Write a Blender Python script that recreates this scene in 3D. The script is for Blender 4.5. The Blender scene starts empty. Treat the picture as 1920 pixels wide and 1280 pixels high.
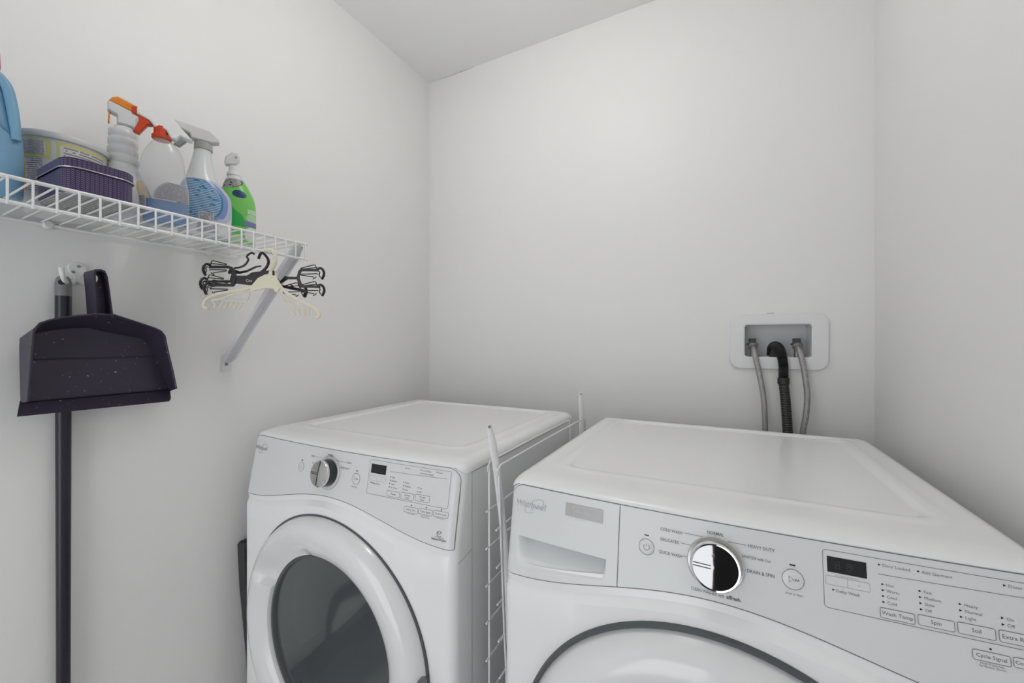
import bpy, bmesh, math, random
from mathutils import Vector, Matrix, Euler
random.seed(7)
C = bpy.context.scene.collection
ZC = 1.235                       # eye height; many heights below are given relative to it
R = math.radians
# ------------------------------------------------------------------ camera, world, lights, exposure
cam = bpy.data.objects.new('camera', bpy.data.cameras.new('camera'))
C.objects.link(cam)
cam.location = (0, 0, ZC)
cam.rotation_euler = (R(90), 0, R(27.2))
cam.data.sensor_width = 36
cam.data.lens = 757 / 1920 * 36
cam.data.clip_start = 0.02
bpy.context.scene.camera = cam
w = bpy.data.worlds.new('world'); bpy.context.scene.world = w
w.use_nodes = True
w.node_tree.nodes['Background'].inputs[0].default_value = (0.95, 0.97, 1.0, 1)
w.node_tree.nodes['Background'].inputs[1].default_value = 2.3
def area(name, loc, rot, sx, sy, power, col=(1, 1, 1)):
    l = bpy.data.lights.new(name, 'AREA'); l.shape = 'RECTANGLE'; l.size = sx; l.size_y = sy
    l.energy = power; l.color = col
    o = bpy.data.objects.new(name, l); C.objects.link(o)
    o.location = loc; o.rotation_euler = [R(a) for a in rot]
    return o
LAMP = (-0.40, 0.66, 2.285); LAMP_GLOW = 11.0
vs = bpy.context.scene.view_settings
vs.view_transform = 'Standard'; vs.look = 'None'; vs.gamma = 1; vs.use_curve_mapping = False
vs.exposure = 0.14

# ------------------------------------------------------------------ helpers
def mat(name, col, rough=0.5, metal=0.0, spec=0.5, coat=0.0, alpha=1.0, trans=0.0, ior=1.45, bump=None, noise=None, sss=0):
    m = bpy.data.materials.new(name); m.use_nodes = True
    nt = m.node_tree; b = nt.nodes['Principled BSDF']
    b.inputs['Base Color'].default_value = (*col, 1)
    b.inputs['Roughness'].default_value = rough
    b.inputs['Metallic'].default_value = metal
    b.inputs['Specular IOR Level'].default_value = spec
    b.inputs['Coat Weight'].default_value = coat
    b.inputs['Alpha'].default_value = alpha
    b.inputs['Transmission Weight'].default_value = trans
    b.inputs['IOR'].default_value = ior
    if sss:
        b.inputs['Subsurface Weight'].default_value = sss
        b.inputs['Subsurface Scale'].default_value = 0.01
    tc = nt.nodes.new('ShaderNodeTexCoord')
    if bump:
        n = nt.nodes.new('ShaderNodeTexNoise'); n.inputs['Scale'].default_value = bump[0]; n.inputs['Detail'].default_value = 4
        bp = nt.nodes.new('ShaderNodeBump'); bp.inputs['Strength'].default_value = bump[1]; bp.inputs['Distance'].default_value = bump[2]
        nt.links.new(tc.outputs['Object'], n.inputs['Vector'])
        nt.links.new(n.outputs['Fac'], bp.inputs['Height']); nt.links.new(bp.outputs['Normal'], b.inputs['Normal'])
    if noise:                      # (scale, other colour, from, to)
        n = nt.nodes.new('ShaderNodeTexNoise'); n.inputs['Scale'].default_value = noise[0]; n.inputs['Detail'].default_value = 3
        r = nt.nodes.new('ShaderNodeValToRGB')
        r.color_ramp.elements[0].position = noise[2]; r.color_ramp.elements[0].color = (*col, 1)
        r.color_ramp.elements[1].position = noise[3]; r.color_ramp.elements[1].color = (*noise[1], 1)
        nt.links.new(tc.outputs['Object'], n.inputs['Vector'])
        nt.links.new(n.outputs['Fac'], r.inputs['Fac']); nt.links.new(r.outputs['Color'], b.inputs['Base Color'])
    return m
def clear_mat(name, col, refl=0.08, rough=0.03, body=0.0, bodycol=(1, 1, 1)):
    """thin clear plastic or glass: transparent tint + fresnel gloss (+ a little milky diffuse)"""
    m = bpy.data.materials.new(name); m.use_nodes = True; nt = m.node_tree; nt.nodes.clear()
    out = nt.nodes.new('ShaderNodeOutputMaterial'); tr = nt.nodes.new('ShaderNodeBsdfTransparent')
    tr.inputs[0].default_value = (*col, 1)
    gl = nt.nodes.new('ShaderNodeBsdfGlossy'); gl.inputs['Roughness'].default_value = rough
    lw = nt.nodes.new('ShaderNodeLayerWeight'); fr = nt.nodes.new('ShaderNodeMath'); fr.operation = 'POWER'; fr.inputs[1].default_value = 4
    nt.links.new(lw.outputs['Facing'], fr.inputs[0]); lw.inputs['Blend'].default_value = 0.5
    ad = nt.nodes.new('ShaderNodeMath'); ad.operation = 'ADD'; ad.inputs[1].default_value = refl; ad.use_clamp = True
    mx = nt.nodes.new('ShaderNodeMixShader'); df = nt.nodes.new('ShaderNodeBsdfDiffuse'); df.inputs[0].default_value = (*bodycol, 1)
    m2 = nt.nodes.new('ShaderNodeMixShader'); m2.inputs[0].default_value = body
    nt.links.new(tr.outputs[0], m2.inputs[1]); nt.links.new(df.outputs[0], m2.inputs[2])
    nt.links.new(fr.outputs[0], ad.inputs[0]); nt.links.new(ad.outputs[0], mx.inputs[0])
    nt.links.new(m2.outputs[0], mx.inputs[1]); nt.links.new(gl.outputs[0], mx.inputs[2]); nt.links.new(mx.outputs[0], out.inputs[0])
    return m
def print_mat(name, paper, ink, sx, sy, row=0.5, mortar=0.22, rough=0.35, coord='UV'):
    """small print: rows of word-like bars"""
    m = mat(name, paper, rough); nt = m.node_tree; b = nt.nodes['Principled BSDF']
    tc = nt.nodes.new('ShaderNodeTexCoord'); mp = nt.nodes.new('ShaderNodeMapping')
    mp.inputs['Scale'].default_value = (1, 1, 1)
    sep = nt.nodes.new('ShaderNodeSeparateXYZ'); nt.links.new(tc.outputs[coord], mp.inputs[0]); nt.links.new(mp.outputs[0], sep.inputs[0])
    def mth(op, p, q=None):
        k = nt.nodes.new('ShaderNodeMath'); k.operation = op
        for i, s_ in enumerate((p, q)):
            if s_ is None: continue
            if isinstance(s_, (int, float)): k.inputs[i].default_value = s_
            else: nt.links.new(s_, k.inputs[i])
        return k.outputs[0]
    rows = mth('MULTIPLY', sep.outputs[1], sy); row_ = mth('FLOOR', rows)
    inrow = mth('LESS_THAN', mth('ABSOLUTE', mth('SUBTRACT', mth('FRACT', rows), .5)), .5 - mortar)
    cb = nt.nodes.new('ShaderNodeCombineXYZ'); nt.links.new(mth('MULTIPLY', sep.outputs[0], sx * 1.1), cb.inputs[0]); nt.links.new(mth('MULTIPLY', row_, 7.31), cb.inputs[1])
    nz = nt.nodes.new('ShaderNodeTexNoise'); nz.inputs['Scale'].default_value = 1; nz.inputs['Detail'].default_value = 2
    nt.links.new(cb.outputs[0], nz.inputs['Vector'])
    word = mth('GREATER_THAN', nz.outputs['Fac'], .40)
    mg = mth('LESS_THAN', mth('ABSOLUTE', mth('SUBTRACT', sep.outputs[0], .5)), .44)
    mx = nt.nodes.new('ShaderNodeMixRGB'); mx.inputs[1].default_value = (*paper, 1); mx.inputs[2].default_value = (*ink, 1)
    nt.links.new(mth('MULTIPLY', mth('MULTIPLY', inrow, word), mg), mx.inputs[0]); nt.links.new(mx.outputs[0], b.inputs['Base Color'])
    return m
def obj(name, verts, faces, m, parent=None, smooth=True, uv=None, auto=40, loc=None):
    me = bpy.data.meshes.new(name)
    o = bpy.data.objects.new(name, me)
    if parent is not None and loc is None: base = Vector(parent.get('_w', (0, 0, 0)))
    else: base = Vector(loc) if loc is not None else Vector((0, 0, 0))
    if parent is not None: o['_w'] = tuple(base)
    me.from_pydata([tuple(Vector(v) - base) for v in verts], [], faces)
    me.validate(); 
    if smooth:
        me.shade_smooth(); me.set_sharp_from_angle(angle=R(auto))
    if m: me.materials.append(m)
    C.objects.link(o)
    if loc is not None: o.location = loc
    if parent is not None: o.parent = parent
    return o
def fixn(o):
    bm = bmesh.new(); bm.from_mesh(o.data); bmesh.ops.remove_doubles(bm, verts=bm.verts, dist=1e-6)
    bmesh.ops.recalc_face_normals(bm, faces=bm.faces); bm.to_mesh(o.data); bm.free(); return o
def tag(o, label, cat, group=None, kind=None):
    if label: o['label'] = label
    if cat: o['category'] = cat
    if group: o['group'] = group
    if kind: o['kind'] = kind
    return o
def thing(name, loc, label, cat, group=None, rotz=0, local=False):
    """Empty at the base. local=False: parts are given in world coordinates (and shifted); True: in the empty's own frame"""
    o = bpy.data.objects.new(name, None); C.objects.link(o); o.location = loc; o.rotation_euler = (0, 0, rotz)
    o.empty_display_size = 0.05
    o['_w'] = (0, 0, 0) if local else tuple(loc)
    return tag(o, label, cat, group)
def structure(o): o['kind'] = 'structure'; return o
class G:
    """geometry collector"""
    def __init__(s): s.v = []; s.f = []
    def add(s, v, f):
        n = len(s.v); s.v += [tuple(p) for p in v]; s.f += [tuple(i + n for i in q) for q in f]; return s
    def box(s, a, b):
        x0, y0, z0 = a; x1, y1, z1 = b
        return s.add([(x0, y0, z0), (x1, y0, z0), (x1, y1, z0), (x0, y1, z0), (x0, y0, z1), (x1, y0, z1), (x1, y1, z1), (x0, y1, z1)],
                     [(0, 3, 2, 1), (4, 5, 6, 7), (0, 1, 5, 4), (1, 2, 6, 5), (2, 3, 7, 6), (3, 0, 4, 7)])
    def tube(s, pts, r, n=10, closed=False, cap=True):
        P = [Vector(p) for p in pts]; N = len(P); rr = r if isinstance(r, (list, tuple)) else [r] * N
        T = []
        for i in range(N):
            a = P[(i - 1) % N] if (closed or i > 0) else P[i]; b = P[(i + 1) % N] if (closed or i < N - 1) else P[i]
            T.append((b - a).normalized())
        u = T[0].orthogonal().normalized(); vs_ = []
        for i in range(N):
            u = (u - T[i] * u.dot(T[i])).normalized(); q = T[i].cross(u)
            vs_ += [P[i] + (u * math.cos(2 * math.pi * k / n) + q * math.sin(2 * math.pi * k / n)) * rr[i] for k in range(n)]
        f = []
        for i in range(N if closed else N - 1):
            j = (i + 1) % N
            f += [(i * n + k, i * n + (k + 1) % n, j * n + (k + 1) % n, j * n + k) for k in range(n)]
        if cap and not closed:
            f.append(tuple(reversed(range(n)))); f.append(tuple((N - 1) * n + k for k in range(n)))
        return s.add(vs_, f)
    def prism(s, poly, a, b, M=lambda x, z, y: (x, y, z), bevel=0):
        """poly of (x,z) extruded from depth a to b; bevel shrinks the two faces a little"""
        n = len(poly); cx = sum(p[0] for p in poly) / n; cz = sum(p[1] for p in poly) / n
        def sh(k): 
            out = []
            for i, (x, z) in enumerate(poly):
                (x0, z0), (x1, z1) = poly[i - 1], poly[(i + 1) % n]
                e1 = Vector((x - x0, z - z0)); e2 = Vector((x1 - x, z1 - z))
                if e1.length < 1e-9: e1 = e2
                if e2.length < 1e-9: e2 = e1
                nn = (Vector((e1.y, -e1.x)).normalized() + Vector((e2.y, -e2.x)).normalized())
                nn = nn.normalized() if nn.length > 1e-6 else Vector((0, 0))
                out.append((x - nn.x * k * sg, z - nn.y * k * sg))
            return out
        ar = sum(poly[i - 1][0] * poly[i][1] - poly[i][0] * poly[i - 1][1] for i in range(n)); sg = 1 if ar > 0 else -1
        L = [(poly, a), (poly, b)] if not bevel else [(sh(bevel), a), (poly, a + bevel * (1 if b > a else -1)), (poly, b - bevel * (1 if b > a else -1)), (sh(bevel), b)]
        v = []
        for q, d in L: v += [M(x, z, d) for x, z in q]
        f = [tuple(range(n)), tuple(reversed(range((len(L) - 1) * n, len(L) * n)))]
        for l in range(len(L) - 1):
            f += [(l * n + i, (l + 1) * n + i, (l + 1) * n + (i + 1) % n, l * n + (i + 1) % n) for i in range(n)]
        return s.add(v, f)
    def rings(s, rings, cap0=False, cap1=False, closed=True):
        n = len(rings[0]); v = [p for r_ in rings for p in r_]; f = []
        for j in range(len(rings) - 1):
            for i in range(n if closed else n - 1):
                f.append((j * n + i, j * n + (i + 1) % n, (j + 1) * n + (i + 1) % n, (j + 1) * n + i))
        if cap0: f.append(tuple(reversed(range(n))))
        if cap1: f.append(tuple((len(rings) - 1) * n + i for i in range(n)))
        return s.add(v, f)
    def lathe(s, prof, c=(0, 0, 0), n=40, axis='z', sx=1, cap0=False, cap1=False):
        rs = []
        for r_, h in prof:
            ring = []
            for k in range(n):
                a = 2 * math.pi * k / n; x = r_ * math.cos(a); y = r_ * math.sin(a)
                ring.append({'z': (c[0] + x * sx, c[1] + y, c[2] + h), 'y': (c[0] + x, c[1] + h, c[2] + y), 'x': (c[0] + h, c[1] + x, c[2] + y)}[axis])
            rs.append(ring)
        return s.rings(rs, cap0, cap1)
    def make(s, name, m, parent=None, smooth=True, auto=40, loc=None, fix=True):
        o = obj(name, s.v, s.f, m, parent, smooth, auto=auto, loc=loc)
        if fix: fixn(o)
        return o
def arc(cx, cz, r, a0, a1, n): return [(cx + r * math.cos(R(a0 + (a1 - a0) * i / n)), cz + r * math.sin(R(a0 + (a1 - a0) * i / n))) for i in range(n + 1)]
def rrect(x0, z0, x1, z1, r, n=5):
    return arc(x1 - r, z1 - r, r, 0, 90, n) + arc(x0 + r, z1 - r, r, 90, 180, n) + arc(x0 + r, z0 + r, r, 180, 270, n) + arc(x1 - r, z0 + r, r, 270, 360, n)
def smoothpath(P, k=6):
    P = [Vector(p) for p in P]; out = []
    for i in range(len(P) - 1):
        p0 = P[max(i - 1, 0)]; p1 = P[i]; p2 = P[i + 1]; p3 = P[min(i + 2, len(P) - 1)]
        for j in range(k):
            t = j / k
            out.append(0.5 * ((2 * p1) + (p2 - p0) * t + (2 * p0 - 5 * p1 + 4 * p2 - p3) * t * t + (3 * p1 - p0 - 3 * p2 + p3) * t ** 3))
    out.append(P[-1]); return out

# ------------------------------------------------------------------ materials
M = {}
M['wall'] = mat('wall_paint', (0.845, 0.842, 0.832), 0.42, spec=0.3, bump=(260, 0.06, 0.001))
M['ceil'] = mat('ceiling_paint', (0.92, 0.918, 0.91), 0.8, bump=(200, 0.05, 0.001))
M['floor'] = mat('floor_vinyl', (0.62, 0.60, 0.57), 0.4, noise=(6, (0.55, 0.53, 0.50), 0.4, 0.6))
M['enamel'] = mat('white_enamel', (0.90, 0.902, 0.905), 0.22, spec=0.5, coat=0.15)
M['paneltop'] = mat('white_console_plastic', (0.76, 0.775, 0.785), 0.24, spec=0.5)
M['seam'] = mat('dark_gap', (0.10, 0.10, 0.105), 0.8)
M['seal_gap'] = mat('grey_rubber_gap_shade', (0.09, 0.10, 0.105), 0.5)  # rubber of the glass seals; also paints the shaded gap round each door
M['doorring'] = mat('door_plastic', (0.80, 0.81, 0.815), 0.16, spec=0.55, coat=0.3)
M['chrome'] = mat('chrome', (0.80, 0.80, 0.80), 0.06, metal=1)
M['mirror'] = mat('dial_mirror', (0.34, 0.34, 0.345), 0.05, metal=1)
M['satin'] = mat('satin_chrome', (0.66, 0.66, 0.65), 0.22, metal=1)
M['knobdark'] = mat('knob_dark_plastic', (0.035, 0.035, 0.037), 0.35)
M['display'] = mat('display_black', (0.012, 0.013, 0.015), 0.12)
M['ink'] = mat('panel_ink', (0.20, 0.20, 0.21), 0.5)
M['inklight'] = mat('panel_ink_light', (0.42, 0.43, 0.44), 0.5)
M['led'] = mat('indicator_dark', (0.02, 0.02, 0.03), 0.3)
M['silver'] = mat('silver_badge', (0.38, 0.375, 0.375), 0.35, metal=0.3)
M['gold'] = mat('gold_line', (0.55, 0.42, 0.22), 0.35, metal=0.4)
M['emblem'] = mat('raised_emblem', (0.62, 0.63, 0.65), 0.18, metal=0.75)
M['drum'] = mat('drum_metal', (0.30, 0.32, 0.33), 0.4, metal=0.4)
M['drumdark'] = mat('drum_shadow_part', (0.09, 0.095, 0.10), 0.5)
M['glass'] = clear_mat('tinted_door_glass', (0.42, 0.45, 0.46), 0.10, 0.05, 0.42, (0.19, 0.21, 0.22))
M['glassdark'] = clear_mat('dark_door_glass', (0.2, 0.21, 0.22), 0.12, 0.03)
M['wire'] = mat('white_epoxy_wire', (0.84, 0.84, 0.85), 0.3, spec=0.5)
M['bracket'] = mat('white_painted_steel', (0.78, 0.78, 0.80), 0.35)
M['screw'] = mat('screw_steel', (0.30, 0.30, 0.30), 0.35, metal=0.8)
M['hole'] = mat('dark_hole', (0.03, 0.03, 0.03), 0.8)
M['ppl'] = mat('dustpan_plastic', (0.034, 0.028, 0.050), 0.36, spec=0.5, bump=(420, 0.08, 0.001), noise=(230, (0.55, 0.52, 0.56), 0.705, 0.74))
M['pole'] = mat('pole_plastic', (0.018, 0.016, 0.028), 0.30)
M['greyplastic'] = mat('grey_plastic', (0.20, 0.20, 0.205), 0.4)
M['white'] = mat('white_plastic', (0.80, 0.80, 0.80), 0.3, spec=0.5)
M['boxwhite'] = mat('outlet_box_plastic', (0.82, 0.82, 0.83), 0.3)
M['valve'] = mat('valve_dark', (0.06, 0.06, 0.062), 0.5)
M['nut'] = mat('hose_nut', (0.34, 0.33, 0.32), 0.35, metal=0.7)
M['black'] = mat('black_rubber', (0.022, 0.022, 0.023), 0.45)
M['hang'] = mat('hanger_black', (0.014, 0.014, 0.015), 0.32)
M['ivory'] = mat('ivory_plastic', (0.76, 0.72, 0.56), 0.35, sss=0.0)
M['felt'] = mat('dark_grey_fabric', (0.055, 0.056, 0.056), 0.95, bump=(300, 0.6, 0.004))
def braid(name, a, b, sc):
    m = mat(name, a, 0.38, metal=0.35); nt = m.node_tree; bs = nt.nodes['Principled BSDF']
    tc = nt.nodes.new('ShaderNodeTexCoord'); ck = nt.nodes.new('ShaderNodeTexChecker'); mp = nt.nodes.new('ShaderNodeMapping')
    mp.inputs['Rotation'].default_value = (R(35), R(30), R(45)); ck.inputs['Scale'].default_value = sc
    ck.inputs['Color1'].default_value = (*a, 1); ck.inputs['Color2'].default_value = (*b, 1)
    nt.links.new(tc.outputs['Object'], mp.inputs[0]); nt.links.new(mp.outputs[0], ck.inputs['Vector'])
    nt.links.new(ck.outputs['Color'], bs.inputs['Base Color'])
    return m
M['braid'] = braid('braided_steel', (0.50, 0.49, 0.48), (0.24, 0.235, 0.23), 520)

# ------------------------------------------------------------------ room shell
CX, CY = -1.2052, 1.5                       # back left corner
LD = Vector((-0.01813, -0.99984, 0))        # along the left wall, towards the viewer
LN = Vector((0.99984, -0.01813, 0))         # out of the left wall
CEIL = ZC + 1.205
def LW(a, o, z): return Vector((CX, CY, 0)) + LD * a + LN * o + Vector((0, 0, z + ZC))   # left-wall frame; z relative to eye height
XR, YF = 0.394, -1.15
def slab(name, poly, z0, z1, m):
    g = G(); n = len(poly)
    g.add([(x, y, z0) for x, y in poly] + [(x, y, z1) for x, y in poly],
          [tuple(reversed(range(n))), tuple(range(n, 2 * n))] + [(i, (i + 1) % n, n + (i + 1) % n, n + i) for i in range(n)])
    return structure(g.make(name, m, smooth=False))
lf = Vector((CX, CY, 0)) + LD * (CY - YF + 0.0)
slab('floor', [(-1.45, -1.5), (0.55, -1.5), (0.55, 1.65), (-1.45, 1.65)], -0.08, 0, M['floor'])
slab('ceiling', [(-1.45, -1.5), (0.55, -1.5), (0.55, 1.65), (-1.45, 1.65)], CEIL, CEIL + 0.08, M['ceil'])
slab('wall_left', [(CX, CY), (lf.x, lf.y), (lf.x - .1, lf.y), (CX - .1, CY)], 0, CEIL, M['wall'])
slab('wall_right', [(XR, CY), (XR, YF), (XR + .1, YF), (XR + .1, CY)], 0, CEIL, M['wall'])
# back wall with the outlet-box opening cut out
BX0, BX1, BZ0, BZ1 = 0.064, 0.255, ZC - 0.057, ZC + 0.060
g = G(); yb = CY
xs = [CX - .1, BX0, BX1, XR + .1]; zs = [0, BZ0, BZ1, CEIL]
for i in range(3):
    for j in range(3):
        if i == 1 and j == 1: continue
        g.box((xs[i], yb, zs[j]), (xs[i + 1], yb + .1, zs[j + 1]))
structure(g.make('wall_back', M['wall'], smooth=False))
# front wall behind the viewer, with the open doorway the daylight comes through
DX0, DX1, DH = -1.10, 0.33, 1.75
g = G(); g.box((lf.x - .1, YF - .1, 0), (DX0, YF, CEIL)); g.box((DX1, YF - .1, 0), (XR + .1, YF, CEIL)); g.box((DX0, YF - .1, DH), (DX1, YF, CEIL))
structure(g.make('wall_front', M['wall'], smooth=False))
d1 = bpy.data.objects.new('door_1', None); C.objects.link(d1); d1.location = (DX0, YF, 0); structure(d1); d1['_w'] = (DX0, YF, 0)
g = G(); g.box((DX0 - .06, YF, 0), (DX0, YF + .015, DH + .06)); g.box((DX1, YF, 0), (DX1 + .05, YF + .015, DH + .06)); g.box((DX0, YF, DH), (DX1, YF + .015, DH + .06))
g.make('door_casing', M['white'], d1, smooth=False)
M['reflection_slab'] = mat('reflection_slab_dark', (0.03, 0.03, 0.032), 0.5)
g = G(); g.box((-.06, YF + .02, .01), (.33, YF + .06, DH - .02)); lf_ = g.make('dial_reflection_slab', M['reflection_slab'], d1, smooth=False)  # unseen dark slab, added to darken part of the washer dial's reflection
g = G(); g.lathe([(.012, 0), (.012, .04), (.026, .05), (.028, .065), (.001, .075)], (-.05, YF + .06, 1.0), n=16, axis='y'); g.make('slab_handle', M['satin'], lf_)
for nm, pts in (('baseboard_back', [(-1.19, CY - .012, 0), (XR, CY, 0.09)]), ('baseboard_right', [(XR - .012, YF, 0), (XR, CY - .012, 0.09)])):
    g = G(); g.box(pts[0], pts[1]); structure(g.make(nm, M['white'], smooth=False))
g = G(); q = [LW(0.012, 0, 0), LW(0.012, .012, 0), LW(2.62, .012, 0), LW(2.62, 0, 0)]
g.add([(p.x, p.y, 0) for p in q] + [(p.x, p.y, .09) for p in q], [(0, 1, 2, 3), (7, 6, 5, 4), (0, 4, 5, 1), (1, 5, 6, 2), (2, 6, 7, 3), (3, 7, 4, 0)])
structure(g.make('baseboard_left', M['white'], smooth=False))
# hairline crack where back wall and ceiling meet
g = G(); n = 26
v = []
for i in range(n + 1):
    x = -1.155 + 0.20 * i / n; t = 0.0011 * max(0, math.sin(math.pi * i / n)) ** .4 * (0.7 + 0.5 * random.random())
    v += [(x, yb - .0006, CEIL - .0012), (x, yb - .0006, CEIL - .0012 - t)]
g.add(v, [(2 * i, 2 * i + 1, 2 * i + 3, 2 * i + 2) for i in range(n)])
structure(g.make('hairline_crack_1', M['hole'], smooth=False)); 
# ceiling lamp (above and behind the view)
t = thing('ceiling_light', (LAMP[0], LAMP[1], CEIL), 'round white glass globe hanging from the ceiling', 'lamp')
g = G(); g.lathe([(0.06, 0), (0.06, -0.015), (0.05, -0.025), (0.012, -0.03), (0.012, -.10), (.045, -.112), (.045, -.150)], (LAMP[0], LAMP[1], CEIL), axis='z'); g.make('lamp_base', M['white'], t)
me = mat('lit_globe', (0.9, 0.9, 0.9), 0.5); me.node_tree.nodes['Principled BSDF'].inputs['Emission Color'].default_value = (1, .985, .96, 1); me.node_tree.nodes['Principled BSDF'].inputs['Emission Strength'].default_value = LAMP_GLOW
g = G(); g.lathe([(.11 * math.sin(R(a_)) + .0005, -.11 * math.cos(R(a_))) for a_ in range(0, 160, 10)], LAMP, n=24, axis='z'); g.make('lamp_globe', me, t)

# ------------------------------------------------------------------ washer and dryer
HW = 0.345; WCR = 0.325; CR = 0.02
def cz(x):
    c = .014 * (x / .333) ** 2; a = abs(x) - WCR
    if a > 0: c += CR - math.sqrt(max(CR * CR - a * a, 0))
    return c
def zb(x): return -.117 - .0235 * (1 - math.cos(math.pi * min(abs(x), .34) / .34))     # lower edge of the console
def crz(x): return zb(x) - .028 + .006 * math.exp(-(x / .12) ** 2)                      # crease under it
def S(x, z):
    if z >= zb(x): return .658 - max(-z - .012, 0) * .19 + cz(x)
    k = min((zb(x) - z) / (zb(x) - crz(x)), 1)
    y0 = .658 - (-zb(x) - .012) * .19
    return y0 + (.6255 - y0) * k + cz(x) + (0.004 * math.sin(math.pi * k) if k < 1 else 0)
YB_ = 1.345
def ribbon(gm, P, w, fn, off, closed=False, seg=.006):
    pts = [Vector(p) for p in P]
    if closed: pts.append(pts[0])
    L = [pts[0]]
    for a, b in zip(pts, pts[1:]):
        k = max(1, int((b - a).length / seg)); L += [a.lerp(b, i / k) for i in range(1, k + 1)]
    if closed: L = L[:-1]
    N = len(L); v = []
    for i in range(N):
        a = L[i - 1] if (closed or i) else L[i]; b = L[(i + 1) % N] if (closed or i < N - 1) else L[i]
        t_ = (b - a); t_ = t_.normalized() if t_.length > 1e-9 else Vector((1, 0)); nn = Vector((-t_.y, t_.x)) * w / 2
        for q in (L[i] + nn, L[i] - nn): v.append(fn(q.x, q.y, off))
    gm.add(v, [(2 * i, 2 * i + 1, 2 * ((i + 1) % N) + 1, 2 * ((i + 1) % N)) for i in range(N if closed else N - 1)])
def disc(gm, x, z, r, fn, off, n=16, sx=1):
    gm.add([fn(x + r * sx * math.cos(2 * math.pi * k / n), z + r * math.sin(2 * math.pi * k / n), off) for k in range(n)], [tuple(range(n))])
def quad(gm, x0, z0, x1, z1, fn, off, nx=6, nz=2):
    v = [fn(x0 + (x1 - x0) * i / nx, z0 + (z1 - z0) * j / nz, off) for j in range(nz + 1) for i in range(nx + 1)]
    gm.add(v, [(j * (nx + 1) + i, j * (nx + 1) + i + 1, (j + 1) * (nx + 1) + i + 1, (j + 1) * (nx + 1) + i) for j in range(nz) for i in range(nx)])
def text(gm, s, x, z, h, fn, off, align='LEFT', shear=0, bold=0, sx=1.0):
    cu = bpy.data.curves.new('t', 'FONT'); cu.body = s; cu.size = 1; cu.align_x = align; cu.resolution_u = 2; cu.shear = shear; cu.offset = bold; cu.fill_mode = 'FRONT'
    o = bpy.data.objects.new('t', cu); C.objects.link(o)
    dg = bpy.context.evaluated_depsgraph_get(); me = bpy.data.meshes.new_from_object(o.evaluated_get(dg))
    k = h / 0.72
    gm.add([fn(x + v.co.x * k * sx, z + v.co.y * k, off) for v in me.vertices], [tuple(p.vertices) for p in me.polygons])
    bpy.data.objects.remove(o); bpy.data.curves.remove(cu); bpy.data.meshes.remove(me)

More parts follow.
